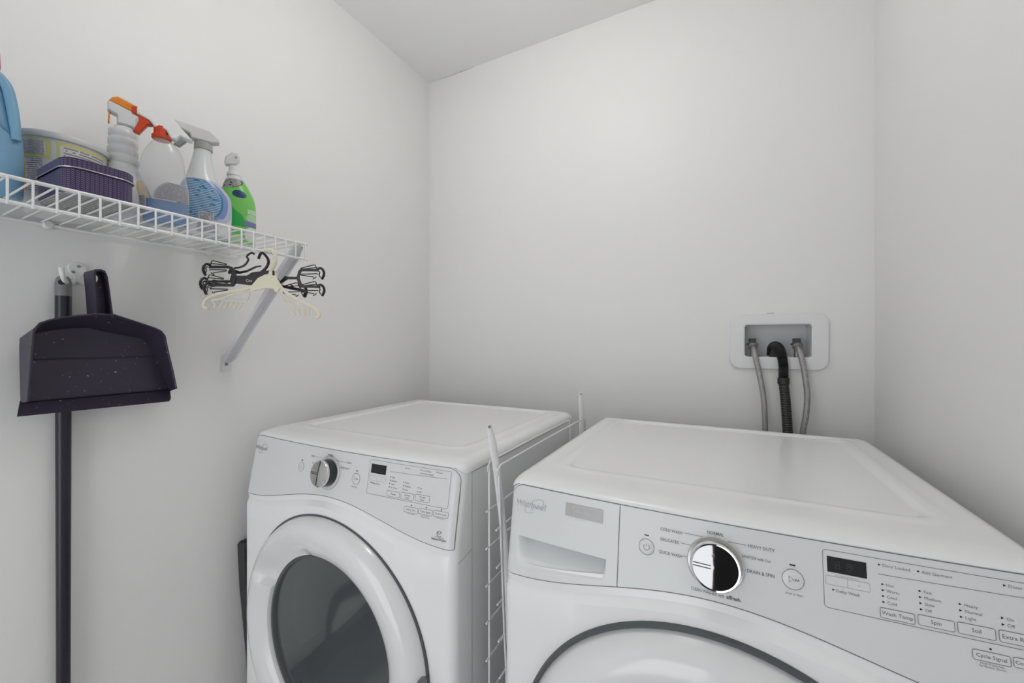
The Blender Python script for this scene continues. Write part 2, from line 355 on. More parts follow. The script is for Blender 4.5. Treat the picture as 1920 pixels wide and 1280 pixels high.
def machine(kind, cx, zt, label):
    W = kind == 'washer'
    T = thing(kind, (cx, 1.0, 0), label, 'washing machine' if W else 'dryer')
    zw = zt + ZC
    dcx, dcz = (-.007, -.452) if W else (0, -.447)
    def fn(x, z, off): return (cx + x, S(x, z) - off, zw + z)
    # horizontal outline: front (left to right), right side, back, left side
    xsf = [-HW * math.sin(R(90)) if False else 0]
    ang = [R(90 - a) for a in (0, 15, 30, 45, 60, 75, 90)]
    xf = [-(WCR + CR * math.sin(a)) for a in ang] + [-WCR + 2 * WCR * i / 52 for i in range(1, 52)] + [(WCR + CR * math.sin(a)) for a in reversed(ang)]
    nf = len(xf)
    ys = [.70, .75, .80, .9, 1.0, 1.1, 1.2, 1.3]
    def ring(zf, inset=0, frontfix=None):
        """zf(x, isfront) -> z rel;  inset inward"""
        out = []
        for x in xf:
            z = zf(x, True); y = S(x, z); out.append((x, y, z))
        for y in ys: out.append((HW, y, zf(HW, False)))
        out += [(HW, YB_ - .01, zf(HW, False)), (HW - .01, YB_, zf(HW, False))]
        out += [(HW - .01 - (2 * HW - .02) * i / 12, YB_, zf(0, False)) for i in range(1, 13)]
        out += [(-HW, YB_ - .01, zf(HW, False))]
        for y in reversed(ys): out.append((-HW, y, zf(HW, False)))
        return out
    wr = lambda r_: [(cx + p[0], p[1], zw + p[2]) for p in r_]
    zbot = -zw + .02
    lv = [zbot, -.85, -.80, -.75, -.70, -.66, -.62, -.58, -.54, -.50, -.46, -.42, -.38, -.34, -.30, -.26, -.23]
    rings_ = [ring(lambda x, f, z=z: z) for z in lv]
    rings_.append(ring(lambda x, f: crz(x) if f else crz(HW)))
    i_cre = len(rings_) - 1
    rings_.append(ring(lambda x, f: (crz(x) * .5 + zb(x) * .5)))
    rings_.append(ring(lambda x, f: zb(x) - .0005))
    i_zb = len(rings_) - 1
    for k in (.15, .3, .45, .6, .75, .9): rings_.append(ring(lambda x, f, k=k: zb(x) * (1 - k) - .0235 * k))
    rings_.append(ring(lambda x, f: -.012 if (f and abs(x) < WCR) else (-.024 if not f else -.012 - .012 * (abs(x) - WCR) / CR)))
    i_top = len(rings_) - 1
    n = len(rings_[0]); v = [p for r_ in rings_ for p in wr(r_)]; f = []
    for j in range(len(rings_) - 1):
        for i in range(n):
            a = rings_[j][i]; b = rings_[j + 1][(i + 1) % n]; mx = (a[0] + b[0]) / 2; mz = (a[2] + b[2]) / 2
            if i < nf - 1 and (mx - dcx) ** 2 + (mz - dcz) ** 2 < .245 ** 2 and j < i_cre: continue
            if W and i < nf - 1 and i_zb < j < i_top - 1 and -.33 < a[0] and b[0] < -.15: continue
            f.append((j * n + i, j * n + (i + 1) % n, (j + 1) * n + (i + 1) % n, (j + 1) * n + i))
    f.append(tuple(reversed(range(n))))
    cab = obj('cabinet', v, f, M['enamel'], T, auto=28)
    # lid
    top = rings_[-1]
    lid = []; ymin = min(p[1] for p in top)
    for a in (None, 0, 12, 25, 40, 55, 70, 82, 90):
        e_ = 1 - math.cos(R(a or 0)); sI = .024 * e_ - .0022; fI = .042 * e_; r_ = []
        for i, p in enumerate(top):
            x = p[0] * (HW - sI) / HW; Ym = YB_ - sI; y = Ym - (YB_ - p[1]) * (Ym - ymin - fI) / (YB_ - ymin)
            r_.append((x, y, p[2] if a is None else p[2] * (1 - math.sin(R(a)))))
        lid.append(r_)
    base_ = lid[-1]; cy_ = 1.04
    def sd(x, y):      # signed distance to the sunk field of the lid
        qx = abs(x) - .271 + .03; qy = abs(y - 1.040) - .262 + .03
        return math.hypot(max(qx, 0), max(qy, 0)) + min(max(qx, qy), 0) - .03
    def lz(x, y):
        d = sd(x, y); t_ = min(max((.007 - d) / .014, 0), 1); t_ = t_ * t_ * (3 - 2 * t_)
        bump = .0012 * math.exp(-((d - .016) / .010) ** 2)
        return -.0042 * t_ + bump
    ss = [1, .98, .96] + [.945 - .005 * i for i in range(54)] + [.66, .62, .55, .45, .3, .15, .02]
    for k in ss[1:]:
        r_ = []
        for p in base_:
            x, y = p[0] * k, cy_ + (p[1] - cy_) * k
            r_.append((x, y, lz(x, y) * min(1, (1 - k) / .02)))
        lid.append(r_)
    g = G(); g.rings([wr(r_) for r_ in lid], cap1=True)
    g.make('top_lid', M['enamel'], T, auto=35)
    # thin seams between front fascia and side sheets
    for sx in (-1, 1):
        g = G()
        x = cx + sx * (HW + .0004)
        g.add([(x, .7035, zw - .026), (x, .7048, zw - .026), (x, .7048, .03), (x, .7035, .03)], [(0, 1, 2, 3)])
        g.add([(x, .655, zw + crz(HW) - .001), (x, .7035, zw + crz(HW) + .006), (x, .7035, zw + crz(HW) + .0075), (x, .655, zw + crz(HW) + .0005)], [(0, 1, 2, 3)])
        g.add([(x, .7035, zw - .0262), (x, YB_ - .01, zw - .0262), (x, YB_ - .01, zw - .0275), (x, .7035, zw - .0275)], [(0, 1, 2, 3)])
        g.make('seam_line', M['inklight'], T, smooth=False, fix=False)
    # feet
    for sx in (-1, 1):
        for y in (.72, 1.28):
            g = G(); g.lathe([(.02, 0), (.022, .004), (.012, .008), (.012, .022)], (cx + sx * .29, y, 0), n=14, cap0=True, cap1=True); g.make('foot', M['black'], T)
    # console and (washer) drawer as grids over the fascia
    xl, xr, zp = -.339, .339, -.0135
    def ztop(x):
        r_ = .024; d = min(x - xl, xr - x)
        return zp - (r_ - math.sqrt(max(r_ * r_ - (r_ - d) ** 2, 0)) if d < r_ else 0)
    def cols(a, b):
        k = max(2, int((b - a) / .008)); L = [a + (b - a) * i / k for i in range(k + 1)]
        ex = [xl + e for e in (.001, .003, .006, .010, .015, .020)] + [xr - e for e in (.001, .003, .006, .010, .015, .020)]
        return sorted(set(L + [e for e in ex if a < e < b]))
    def grid_panel(name, a, b, m, nz=14):
        L = cols(a, b); v = []
        for x in L:
            t_, b_ = ztop(x), zb(x) + .0012
            v += [fn(x, t_ + (b_ - t_) * j / nz, .0014) for j in range(nz + 1)]
        f = [(i * (nz + 1) + j, i * (nz + 1) + j + 1, (i + 1) * (nz + 1) + j + 1, (i + 1) * (nz + 1) + j) for i in range(len(L) - 1) for j in range(nz)]
        # returned edge so the panel has thickness
        n0 = len(v); rim = [fn(x, ztop(x), 0) for x in L]; rb = [fn(x, zb(x) + .0012, 0) for x in L]
        v += rim + rb
        for i in range(len(L) - 1):
            f.append((n0 + i, n0 + i + 1, (i + 1) * (nz + 1), i * (nz + 1))[::-1]); f.append((n0 + len(L) + i, n0 + len(L) + i + 1, (i + 1) * (nz + 1) + nz, i * (nz + 1) + nz))
        return obj(name, v, f, m, T, auto=30)
    x_div = -.1395
    if W:
        con = grid_panel('control_panel', x_div + .0007, xr, M['paneltop'])
        # drawer with the finger scoop
        L = cols(xl, x_div - .0007); A, B = -.3225, -.1585
        L = sorted(set([x for x in L if not (A - .002 < x < B + .002)] + [A - .0005, B + .0005] + [A + (B - A) * i / 60 for i in range(61)]))
        def sbot(x):
            t_ = (x - A) / (B - A)
            base = -.1475 + (.0205) * max(0, (t_ - .1)) ** 1.3 if t_ > .1 else -.1475
            e = min((x - A) / .016, 1); e2 = min((B - x) / .008, 1)
            return base + .016 * (1 - math.sqrt(1 - (1 - e) ** 2)) + .010 * (1 - math.sqrt(1 - (1 - e2) ** 2))
        NA, NS, NB = 6, 12, 3; v = []
        for x in L:
            t_, b_ = ztop(x), zb(x) + .0012
            ins = A <= x <= B
            xx = min(max(x, A), B); s0 = -.0985; s1 = max(sbot(xx), b_ + .006)
            e = min((xx - A) / .030, 1); e2 = min((B - xx) / .006, 1); e = e * e * (3 - 2 * e); e2 = e2 * e2 * (3 - 2 * e2)
            for j in range(NA + 1): v.append(fn(x, t_ + (s0 - t_) * j / NA, .0014))
            for j in range(NS + 1):
                k = j / NS; dep = .032 * (1 - k) ** 1.25 * e * e2 if ins else 0
                z = s0 + (s1 - s0) * k
                p = fn(x, z, .0014 - dep); v.append(p)
            for j in range(NB + 1): v.append(fn(x, s1 + (b_ - s1) * j / NB, .0014))
        K = NA + NS + NB + 3
        f = [(i * K + j, i * K + j + 1, (i + 1) * K + j + 1, (i + 1) * K + j) for i in range(len(L) - 1) for j in range(K - 1)]
        dr = obj('detergent_drawer', v, f, M['paneltop'], T, auto=32)
    else:
        con = grid_panel('control_panel', xl, xr, M['paneltop'])
    # dark gap line round the console
    g = G(); wl = .0014
    P = [(xl - .0004, zb(xl) - .0004)] + [(x, ztop(x) + .0005) for x in cols(xl, xr)] + [(xr + .0004, zb(xr) - .0004)]
    P = [(xl - .0004, zb(xl))] + [(xl - .0004, -.10), (xl - .0004, -.06)] + [(min(max(x, xl - .0004), xr + .0004), ztop(x) + .0005) for x in cols(xl, xr)] + [(xr + .0004, -.06), (xr + .0004, -.10), (xr + .0004, zb(xr))]
    ribbon(g, P, wl, fn, .0008)
    ribbon(g, [(x, zb(x) + .0004) for x in [xl + (xr - xl) * i / 80 for i in range(81)]], .0017, fn, .0009)
    if W: ribbon(g, [(x_div, zp), (x_div, zb(x_div))], .0014, fn, .0009)
    g.make('panel_gap', M['ink'], T, smooth=False, fix=False)
    # ---- print on the console
    o1 = .0018
    g = G(); gl = G(); gd = G()
    def outline(x0, z0, x1, z1, r_, w_=.0006, gg=None): ribbon(gg or g, rrect(x0, z0, x1, z1, r_, 3), w_, fn, o1, closed=True)
    def tri(x, z): 
        gd.add([fn(x + a, z + b, o1) for a, b in ((-.0012, .0013), (.0014, 0), (-.0012, -.0013))], [(0, 1, 2)])
    def round_button(name, x, z, r_, icon):
        b = G(); b.lathe([(r_, 0.0016), (r_, .0022), (r_ - .0008, .0026), (.0005, .0026)], (0, 0, 0), n=28, axis='z')
        v = [(cx + x + p[0], S(x + p[0], z + p[1]) - p[2], zw + z + p[1]) for p in b.v]
        b.v = v; bo = b.make(name, M['paneltop'], T)
        q = G(); ribbon(q, [(x + a, z + c) for a, c in arc(0, 0, r_ + .0004, 0, 354, 30)], .0006, fn, .0027, closed=True)
        if icon == 'power':
            ribbon(q, [(x + a, z + c) for a, c in arc(0, 0, .0042, 120, 420, 14)], .0007, fn, .0029); ribbon(q, [(x, z + .001), (x, z + .005)], .0007, fn, .0029)
        else:
            ribbon(q, [(x - .0045, z - .0035), (x - .0045, z + .0035), (x + .001, z)], .0007, fn, .0029, closed=True)
            for k in (.003, .0055): ribbon(q, [(x + k - .0008, z - .0018), (x + k + .0008, z + .0018)], .0007, fn, .0029)
            ribbon(q, [(x + .001, z), (x + .0075, z)], .0006, fn, .0029)
        q.make('button_icon', M['ink'], bo, smooth=False, fix=False)
        quad(gd, x - .0035, z + r_ + .0045, x + .003, z + r_ + .0062, fn, o1, 2, 1)
    def touch(x0, z0, x1, z1, s, h=.0042, dy=0, two=None):
        q = G(); quad(q, x0, z0, x1, z1, fn, .0019, 6, 1); bo = q.make('touch_button', M['paneltop'], T, fix=False)
        q = G(); ribbon(q, rrect(x0, z0, x1, z1, .0018, 3), .0006, fn, .0021, closed=True)
        xm = (x0 + x1) / 2; zm = (z0 + z1) / 2
        if two:
            text(q, s, xm, zm + .0008, .0032, fn, .0021, 'CENTER', bold=.008); text(q, two, xm, zm - .0042, .0032, fn, .0021, 'CENTER', bold=.008)
        else: text(q, s, xm, zm - h * .42, h, fn, .0021, 'CENTER', bold=.008)
        q.make('button_print', M['ink'], bo, smooth=False, fix=False)
    if W:
        round_button('power_button', -.0968, -.0655, .0108, 'power'); round_button('start_button', .0897, -.0655, .0118, 'start')
        text(g, 'Hold to Start', .0905, -.0845, .0026, fn, o1, 'CENTER')
        H = .0044
        for s, x, z, al in (('COLD WASH', -.0462, -.0378, 'RIGHT'), ('DELICATES', -.0512, -.0521, 'RIGHT'), ('QUICK WASH', -.0458, -.0700, 'RIGHT'),
                            ('NORMAL', -.0025, -.0295, 'CENTER'), ('HEAVY DUTY', .0382, -.0370, 'LEFT'), ('SANITIZE with Oxi', .0303, -.0512, 'LEFT'), ('DRAIN & SPIN', .0366, -.0690, 'LEFT')):
            text(g, s, x, z, H * (.82 if 'San' in s or 'SAN' in s else 1), fn, o1, al, bold=.012, sx=.86)
        text(g, 'CLEAN WASHER with', -.034, -.1085, .0042, fn, o1, bold=.01, sx=.78); text(g, 'affresh', .0115, -.1085, .0046, fn, o1, bold=.04)
        for a, b in (((-.0440, -.0349), (-.018, -.0352)), ((-.0487, -.0496), (-.0345, -.0499)), ((-.0448, -.0668), (-.0386, -.0664)), ((.0118, -.0349), (.0365, -.0349)), ((.0262, -.0493), (.0290, -.0496)), ((.0314, -.0669), (.0356, -.0667))):
            ribbon(g, [a, b], .0006, fn, o1)
        ribbon(g, [(-.0025, -.0302), (-.0025, -.0330)], .0006, fn, o1)
        kx, kz = -.0025, -.0675
        bx = (.1228, -.0897, .3245, -.0215)
        outline(*bx, .004); ribbon(g, [(.1788, -.0391), (.319, -.0366)], .0006, fn, o1)
        q = G(); quad(q, .1272, -.0473, .1674, -.0288, fn, o1, 6, 1); q.make('display', M['display'], T, fix=False)
        text(gl, 'EST. TIME REMAINING', .1473, -.0512, .0018, fn, o1, 'CENTER')
        outline(.1250, -.0622, .1698, -.0520, .0016, .0005, gl); ribbon(gl, [(.1476, -.0620), (.1476, -.0522)], .0005, fn, o1)
        text(gl, '-', .1360, -.0590, .0042, fn, o1, 'CENTER'); text(gl, '+', .1590, -.0592, .0042, fn, o1, 'CENTER')
        tri(.1329, -.0677); text(g, 'Delay Wash', .1350, -.0697, .0036, fn, o1, bold=.005)
        for x, z, s in ((.1802, -.0282, 'Door Locked'), (.2171, -.0280, 'Add Garment'), (.2912, -.0272, 'Done')): tri(x, z); text(g, s, x + .0028, z - .0017, .0035, fn, o1)
        for x, z0, names in ((.1823, -.0499, ('Hot', 'Warm', 'Cool', 'Cold')), (.2170, -.0495, ('Fast', 'Medium', 'Slow', 'Off')), (.2520, -.0554, ('Heavy', 'Normal', 'Light')), (.2866, -.0614, ('On', 'Off'))):
            for i, s in enumerate(names): tri(x, z0 - .0066 * i); text(g, s, x + .0032, z0 - .0066 * i - .0017, .0034, fn, o1)
        touch(.1785, -.0872, .2104, -.0762, 'Wash Temp'); touch(.2134, -.0862, .2454, -.0752, 'Spin'); touch(.2481, -.0860, .2795, -.0744, 'Soil'); touch(.2824, -.0858, .3135, -.0740, 'Extra Rinse')
        touch(.2587, -.1093, .2895, -.0992, 'Cycle Signal', .0038); touch(.2918, -.1083, .3230, -.0985, 'Control Lock', .0038)
        text(g, 'Hold 3 seconds', .2740, -.1127, .0022, fn, o1, 'CENTER'); text(g, 'for Button Sound', .2740, -.1155, .0022, fn, o1, 'CENTER'); text(g, 'Hold 3 sec', .307, -.1115, .0022, fn, o1, 'CENTER')
        disc(gd, .2741, -.0959, .0011, fn, o1, 8); disc(gd, .307, -.0952, .0011, fn, o1, 8)
        # display digits, faint
        q = G()
        for x in (.138, .150): text(q, '8', x, -.0425, .010, fn, .0022, 'CENTER')
        q.make('display_segments', M['knobdark'], T, smooth=False, fix=False)
        # badge
        q = G(); q.add([fn(a, b, c) for c in (.0014, .0024) for a, b in ((-.2318, -.0468), (-.1666, -.0468), (-.1666, -.0262), (-.2318, -.0262))], [(0, 1, 2, 3), (4, 7, 6, 5), (0, 4, 5, 1), (1, 5, 6, 2), (2, 6, 7, 3), (3, 7, 4, 0)])
        bo = q.make('badge', M['silver'], T, smooth=False)
        q = G(); ribbon(q, arc(-.198, -.0365, .0225, 155, 205, 12), .0009, fn, .0028); q.make('badge_line', M['gold'], bo, smooth=False, fix=False)
        q = G(); ribbon(q, arc(-.1955, -.0365, .0225, 155, 205, 12), .0007, fn, .0028); text(q, 'Direct Drive', -.2135, -.0385, .0034, fn, .0028, sx=1.05); q.make('badge_print', M['white'], bo, smooth=False, fix=False)
        lx, lz, lh = -.3300, -.0505, .0125
    else:
        round_button('power_button', -.1170, -.0655, .0100, 'power'); round_button('start_button', .0735, -.0652, .0112, 'start')
        text(g, 'Hold to Start', .0715, -.0838, .0026, fn, o1, 'CENTER')
        for s, x, z, al in (('BULKY', -.0722, -.0372, 'RIGHT'), ('DELICATES', -.056, -.053, 'RIGHT'), ('QUICK DRY', -.056, -.0665, 'RIGHT'), ('NORMAL', -.0185, -.0280, 'CENTER'), ('CASUAL', .0364, -.0367, 'LEFT'), ('HEAVY DUTY', .0202, -.0500, 'LEFT')):
            text(g, s, x, z, .0040, fn, o1, al, bold=.008, sx=.82)
        for a, b in (((-.070, -.0357), (-.045, -.0362)), ((.0058, -.0350), (.034, -.0350)), ((.0125, -.0483), (.0185, -.0483))): ribbon(g, [a, b], .0006, fn, o1)
        kx, kz = -.0165, -.0650
        outline(.1092, -.0895, .3200, -.0195, .004); ribbon(g, [(.1677, -.0374), (.311, -.0342)], .0006, fn, o1)
        q = G(); quad(q, .1142, -.0465, .1565, -.0275, fn, o1, 6, 1); q.make('display', M['display'], T, fix=False)
        outline(.1119, -.0616, .1575, -.0520, .0016, .0005, gl); ribbon(gl, [(.134, -.0614), (.134, -.0522)], .0005, fn, o1)
        text(gl, '-', .123, -.0590, .0042, fn, o1, 'CENTER'); text(gl, '+', .146, -.0592, .0042, fn, o1, 'CENTER')
        tri(.1186, -.0667); text(g, 'Delay Start', .1210, -.0686, .0036, fn, o1, bold=.005)
        for x, z, s in ((.2088, -.0255, 'Wet'), (.2480, -.0249, 'Cool Down'), (.2479, -.0310, 'Wrinkle Shield'), (.2865, -.0243, 'Done')): tri(x, z); text(g, s, x + .0028, z - .0017, .0033, fn, o1)
        for x, z0, names in ((.1710, -.0481, ('High', 'Medium', 'Low', 'Air Only')), (.2078, -.0541, ('More', 'Normal', 'Less')), (.2450, -.0601, ('On', 'Off'))):
            for i, s in enumerate(names): tri(x, z0 - .0068 * i); text(g, s, x + .0032, z0 - .0068 * i - .0017, .0034, fn, o1)
        touch(.1664, -.0864, .2003, -.0758, 'Temp'); touch(.2042, -.0864, .2370, -.0738, 'Dryness', two='Level'); touch(.2410, -.0848, .2756, -.0722, 'Wrinkle', two='Shield')
        touch(.2165, -.1098, .2510, -.0992, 'Damp Dry', .0038); touch(.2530, -.1078, .2858, -.0976, 'Cycle Signal', .0036); touch(.2883, -.1068, .3228, -.0960, 'Control Lock', .0036)
        for x, z, s in ((.2338, -.1130, 'Hold 3 seconds'), (.2694, -.1112, 'Hold 3 seconds'), (.2694, -.1140, 'for Button Sound'), (.3055, -.1102, 'Hold 3 seconds')): text(g, s, x, z, .0022, fn, o1, 'CENTER')
        for x, z in ((.2336, -.0955), (.2700, -.0942), (.3062, -.0931)): disc(gd, x, z, .0012, fn, o1, 8)
        # sensor mark: round leaf with rays + words
        for k, (w_, h_) in enumerate(((.0060, .0052), (.0036, .0052))):
            ribbon(g, [(.3070 + w_ * math.cos(R(a)), -.1375 + h_ * math.sin(R(a))) for a in range(20, 340, 20)], .0008, fn, o1)
        ribbon(g, [(.3018, -.1345), (.3070, -.1385), (.3122, -.1345)], .001, fn, o1)
        text(g, 'OUR MOISTURE', .3072, -.1452, .0022, fn, o1, 'CENTER'); text(g, 'SensorDrying', .3072, -.1498, .0046, fn, o1, 'CENTER', bold=.03, sx=.98)
        lx, lz, lh = -.3310, -.0505, .0120
    g.make('panel_print', M['ink'], T, smooth=False, fix=False); gl.make('panel_fine_print', M['inklight'], T, smooth=False, fix=False)
    o = gd.make('indicator_lights', M['display'], T, smooth=False, fix=False); o['kind'] = 'stuff'
    # raised emblem: the maker's script with its two crossing loops
    q = G()
    for off in (.0016, .0026): text(q, 'Whirlpool', lx, lz + .002, lh * .80, fn, off, shear=.18, bold=.012, sx=1.02)
    e = [(lx + .038 + .0205 * math.cos(a) * math.cos(.55) - .0085 * math.sin(a) * math.sin(.55), lz + .0055 + .0205 * math.cos(a) * math.sin(.55) + .0085 * math.sin(a) * math.cos(.55)) for a in [R(k) for k in range(-40, 262, 10)]]
    ribbon(q, e, .0009, fn, .0027)
    q.make('emblem', M['emblem'], T, smooth=False, fix=False)
    # ---- dial knob
    def kp(r_, a, d):   # axis perpendicular to the sloping console
        n_ = Vector((0, -math.cos(.19), math.sin(.19))); u_ = Vector((1, 0, 0)); w_ = Vector((0, math.sin(.19), math.cos(.19)))
        o_ = Vector(fn(kx, kz, .0014))
        return o_ + u_ * r_ * math.cos(a) + w_ * r_ * math.sin(a) + n_ * d
    def klathe(prof, n=48, cap=False):
        g_ = G(); g_.rings([[tuple(kp(r_, 2 * math.pi * k / n, d)) for k in range(n)] for r_, d in prof], cap1=cap); return g_
    klathe([(.0365, .0), (.0368, .0014), (.0355, .0022), (.0335, .0018), (.031, .0015)]).make('dial_ring', M['satin'] if W else M['paneltop'], T)
    if not W:
        q = G(); ribbon(q, [(kx + a, kz + c) for a, c in arc(0, 0, .0370, 0, 355, 40)], .0007, fn, .0019, closed=True); q.make('dial_outline', M['ink'], T, fix=False)
    kn = thing('dial_knob', (0, 0, 0), None, None); kn.parent = T; kn['_w'] = tuple(T['_w'])
    kh = .018 if W else .026; kr = .0318 if W else .030
    klathe([(kr - .001, .001), (kr, .004), (kr, kh - .004)]).make('knob_skirt', M['satin'] if W else M['knobdark'], kn)
    klathe([(kr, kh - .004), (kr + .0004, kh), (kr - .001, kh + .0022), (kr - .003, kh + .0018)]).make('knob_rim', M['chrome'], kn)
    klathe([(kr - .003, kh + .0016), (kr - .008, kh + .0019), (kr * .5, kh + .0025), (kr * .2, kh + .0028), (.0004, kh + .0029)], cap=True).make('knob_face', M['mirror'] if W else M['satin'], kn)
    q = G()
    def kr_rib(p0, p1, w_):
        a = Vector(p0); b = Vector(p1); t_ = (b - a).normalized(); nn = Vector((-t_.y, t_.x)) * w_ / 2
        L = []
        for i in range(9):
            c_ = a.lerp(b, i / 8)
            for s_ in (c_ + nn, c_ - nn):
                L.append(tuple(kp(s_.length, math.atan2(s_.y, s_.x), kh + .0034 - .0014 * (s_.length / kr) ** 2)))
        q.add(L, [(2 * i, 2 * i + 1, 2 * i + 3, 2 * i + 2) for i in range(8)])
    if W: kr_rib((-.028, .0018), (-.005, .0018), .0010); kr_rib((-.028, -.0022), (-.005, -.0022), .0010)
    else: kr_rib((.000, .027), (-.003, -.027), .0016); kr_rib((-.026, .0016), (-.002, .0016), .001); kr_rib((-.026, -.0016), (-.002, -.0016), .001)
    q.make('knob_pointer', M['knobdark'], kn, smooth=False, fix=False)
    # ---- door
    dr = thing('door', (0, 0, 0), None, None); dr.parent = T; dr['_w'] = tuple(T['_w'])
    def dp(r_, a, y): return (cx + dcx + r_ * math.cos(a), y + cz(dcx + r_ * math.cos(a)) * .7, zw + dcz + r_ * math.sin(a))
    NA = 120
    def dl(prof, cap=False, n=NA):
        g_ = G(); g_.rings([[dp(r_, 2 * math.pi * k / n, y) for k in range(n)] for r_, y in prof], cap1=cap); return g_
    if W:
        dl([(.299, .650), (.299, .622), (.297, .618), (.293, .618), (.2915, .622), (.2915, .640)]).make('door_gap_shade', M['seal_gap'], dr)  # dark ring paints the shade in the gap round the door
        prof = [(.2915, .626), (.284, .612), (.274, .598), (.260, .589), (.246, .586), (.232, .589), (.222, .596), (.214, .606), (.211, .618), (.211, .632)]
        dl(prof).make('door_ring', M['doorring'], dr); gr, gy = .2112, .612
    else:
        dl([(.291, .650), (.291, .6235), (.286, .6235), (.285, .640)]).make('door_gap_shade', M['seal_gap'], dr)  # dark ring drawn for the shadow gap behind the door edge
        prof = [(.288, .636), (.287, .622), (.281, .608), (.271, .599), (.258, .594), (.243, .5935), (.227, .598), (.213, .605), (.203, .612), (.200, .620), (.200, .634)]
        rs = []
        for r_, y in prof:
            ring_ = []
            for k in range(NA):
                a = 2 * math.pi * k / NA; d_ = math.degrees(a); rr, yy = r_, y
                if 98 < d_ < 156 and .2 < r_ < .25:       # finger recess on the opening side
                    t_ = (d_ - 98) / 58; wdt = t_ ** .7; e = 1 if d_ < 152 else (156 - d_) / 4
                    yy = y + .026 * wdt * e * (1 if r_ < .24 else .75) * (.5 + .5 * min(1, (.25 - r_) / .02))
                ring_.append(dp(rr, a, yy))
            rs.append(ring_)
        g_ = G(); g_.rings(rs); g_.make('door_ring', M['doorring'], dr, auto=32); gr, gy = .2002, .622
        q = G(); a0 = dp(.283, 0, .612); q.prism([(-.010, -.030), (.006, -.030), (.007, .022), (-.001, .030), (-.003, .010), (-.010, .006)], -.012, .012, M=lambda x, z, y: (a0[0] + x, a0[1] + y, a0[2] + .005 + z), bevel=.002)
        q.make('hinge_cover', M['greyplastic'], dr)
    q = dl([(gr, gy), (gr - .003, gy - .003), (gr - .007, gy - .002), (gr - .009, gy + .003), (gr - .009, gy + .008)]); q.make('glass_seal', M['seal_gap'], dr)
    if W: q = dl([(gr - .006, gy + .006), (gr - .02, gy - .01), (gr * .7, gy - .022), (gr * .35, gy - .03), (.001, gy - .032)], True)
    else: q = dl([(gr - .006, gy + .006), (gr * .8, gy + .010), (gr * .5, gy + .014), (gr * .2, gy + .015), (.001, gy + .015)], True)
    q.make('door_glass', M['glassdark'] if W else M['glass'], dr)
    # drum behind the glass
    q = dl([(gr + .002, .640), (.225, .66), (.245, .70), (.270, .705), (.270, 1.20), (.05, 1.23)], True, 48); q.make('drum', M['drum'], T)
    for k in range(3):
        a = R(100 + 120 * k); q = G()
        rs = [[dp(.268, a - .12, y), dp(.225, a - .03, y), dp(.225, a + .03, y), dp(.268, a + .12, y)] for y in (.72, .96, 1.18)]
        q.rings(rs, closed=False); q.make('baffle', M['drum'], T, fix=False)
    if not W:
        # lint screen grille low in the opening
        q = G(); gs = G()
        for k in range(8):
            a = R(-128 + 7 * k)
            q.rings([[dp(.205, a + b, .655), dp(.236, a + b, .688)] for b in (-.062, .062)], closed=False)
            for m_ in (0, 1):
                gs.rings([[dp(.207 + .014 * m_, a + b, .6542 + .016 * m_), dp(.217 + .014 * m_, a + b, .6652 + .016 * m_)] for b in (-.035, .035)], closed=False)
        q.make('lint_grille', M['drum'], T, fix=False); gs.make('lint_slots', M['hole'], T, fix=False)
    return T
machine('dryer', -.800, -.243, 'white front-load dryer in the left corner below the shelf, satin knob with black side')
machine('washer', -.003, -.250, 'white front-load washer at the right with detergent drawer and chrome dial')

# ------------------------------------------------------------------ laundry outlet box on the back wall
T = thing('laundry_outlet_box', (.1595, CY, ZC - .085), 'white recessed laundry outlet box on the back wall behind the washer', 'outlet box')
ot = rrect(.029, ZC - .0865, .289, ZC + .0875, .030, 8); it = rrect(.068, ZC - .0525, .251, ZC + .0565, .010, 8); it2 = rrect(.072, ZC - .0485, .247, ZC + .0525, .008, 8)
g = G(); g.rings([[(x, CY, z) for x, z in ot], [(x, CY - .006, z) for x, z in ot], [(.1595 + (x - .1595) * .985, CY - .0085, ZC + (z - ZC) * .98) for x, z in ot],
                  [(x, CY - .0085, z) for x, z in it], [(x, CY - .006, z) for x, z in it2], [(x, CY + .085, z) for x, z in it2]], cap1=True)
g.make('box_body', M['boxwhite'], T, auto=15)
g = G(); g.box((.1325, CY - .0008, ZC + .0872), (.1525, CY - .0004, ZC + .0895)); g.make('caulk_line', M['inklight'], T, smooth=False)
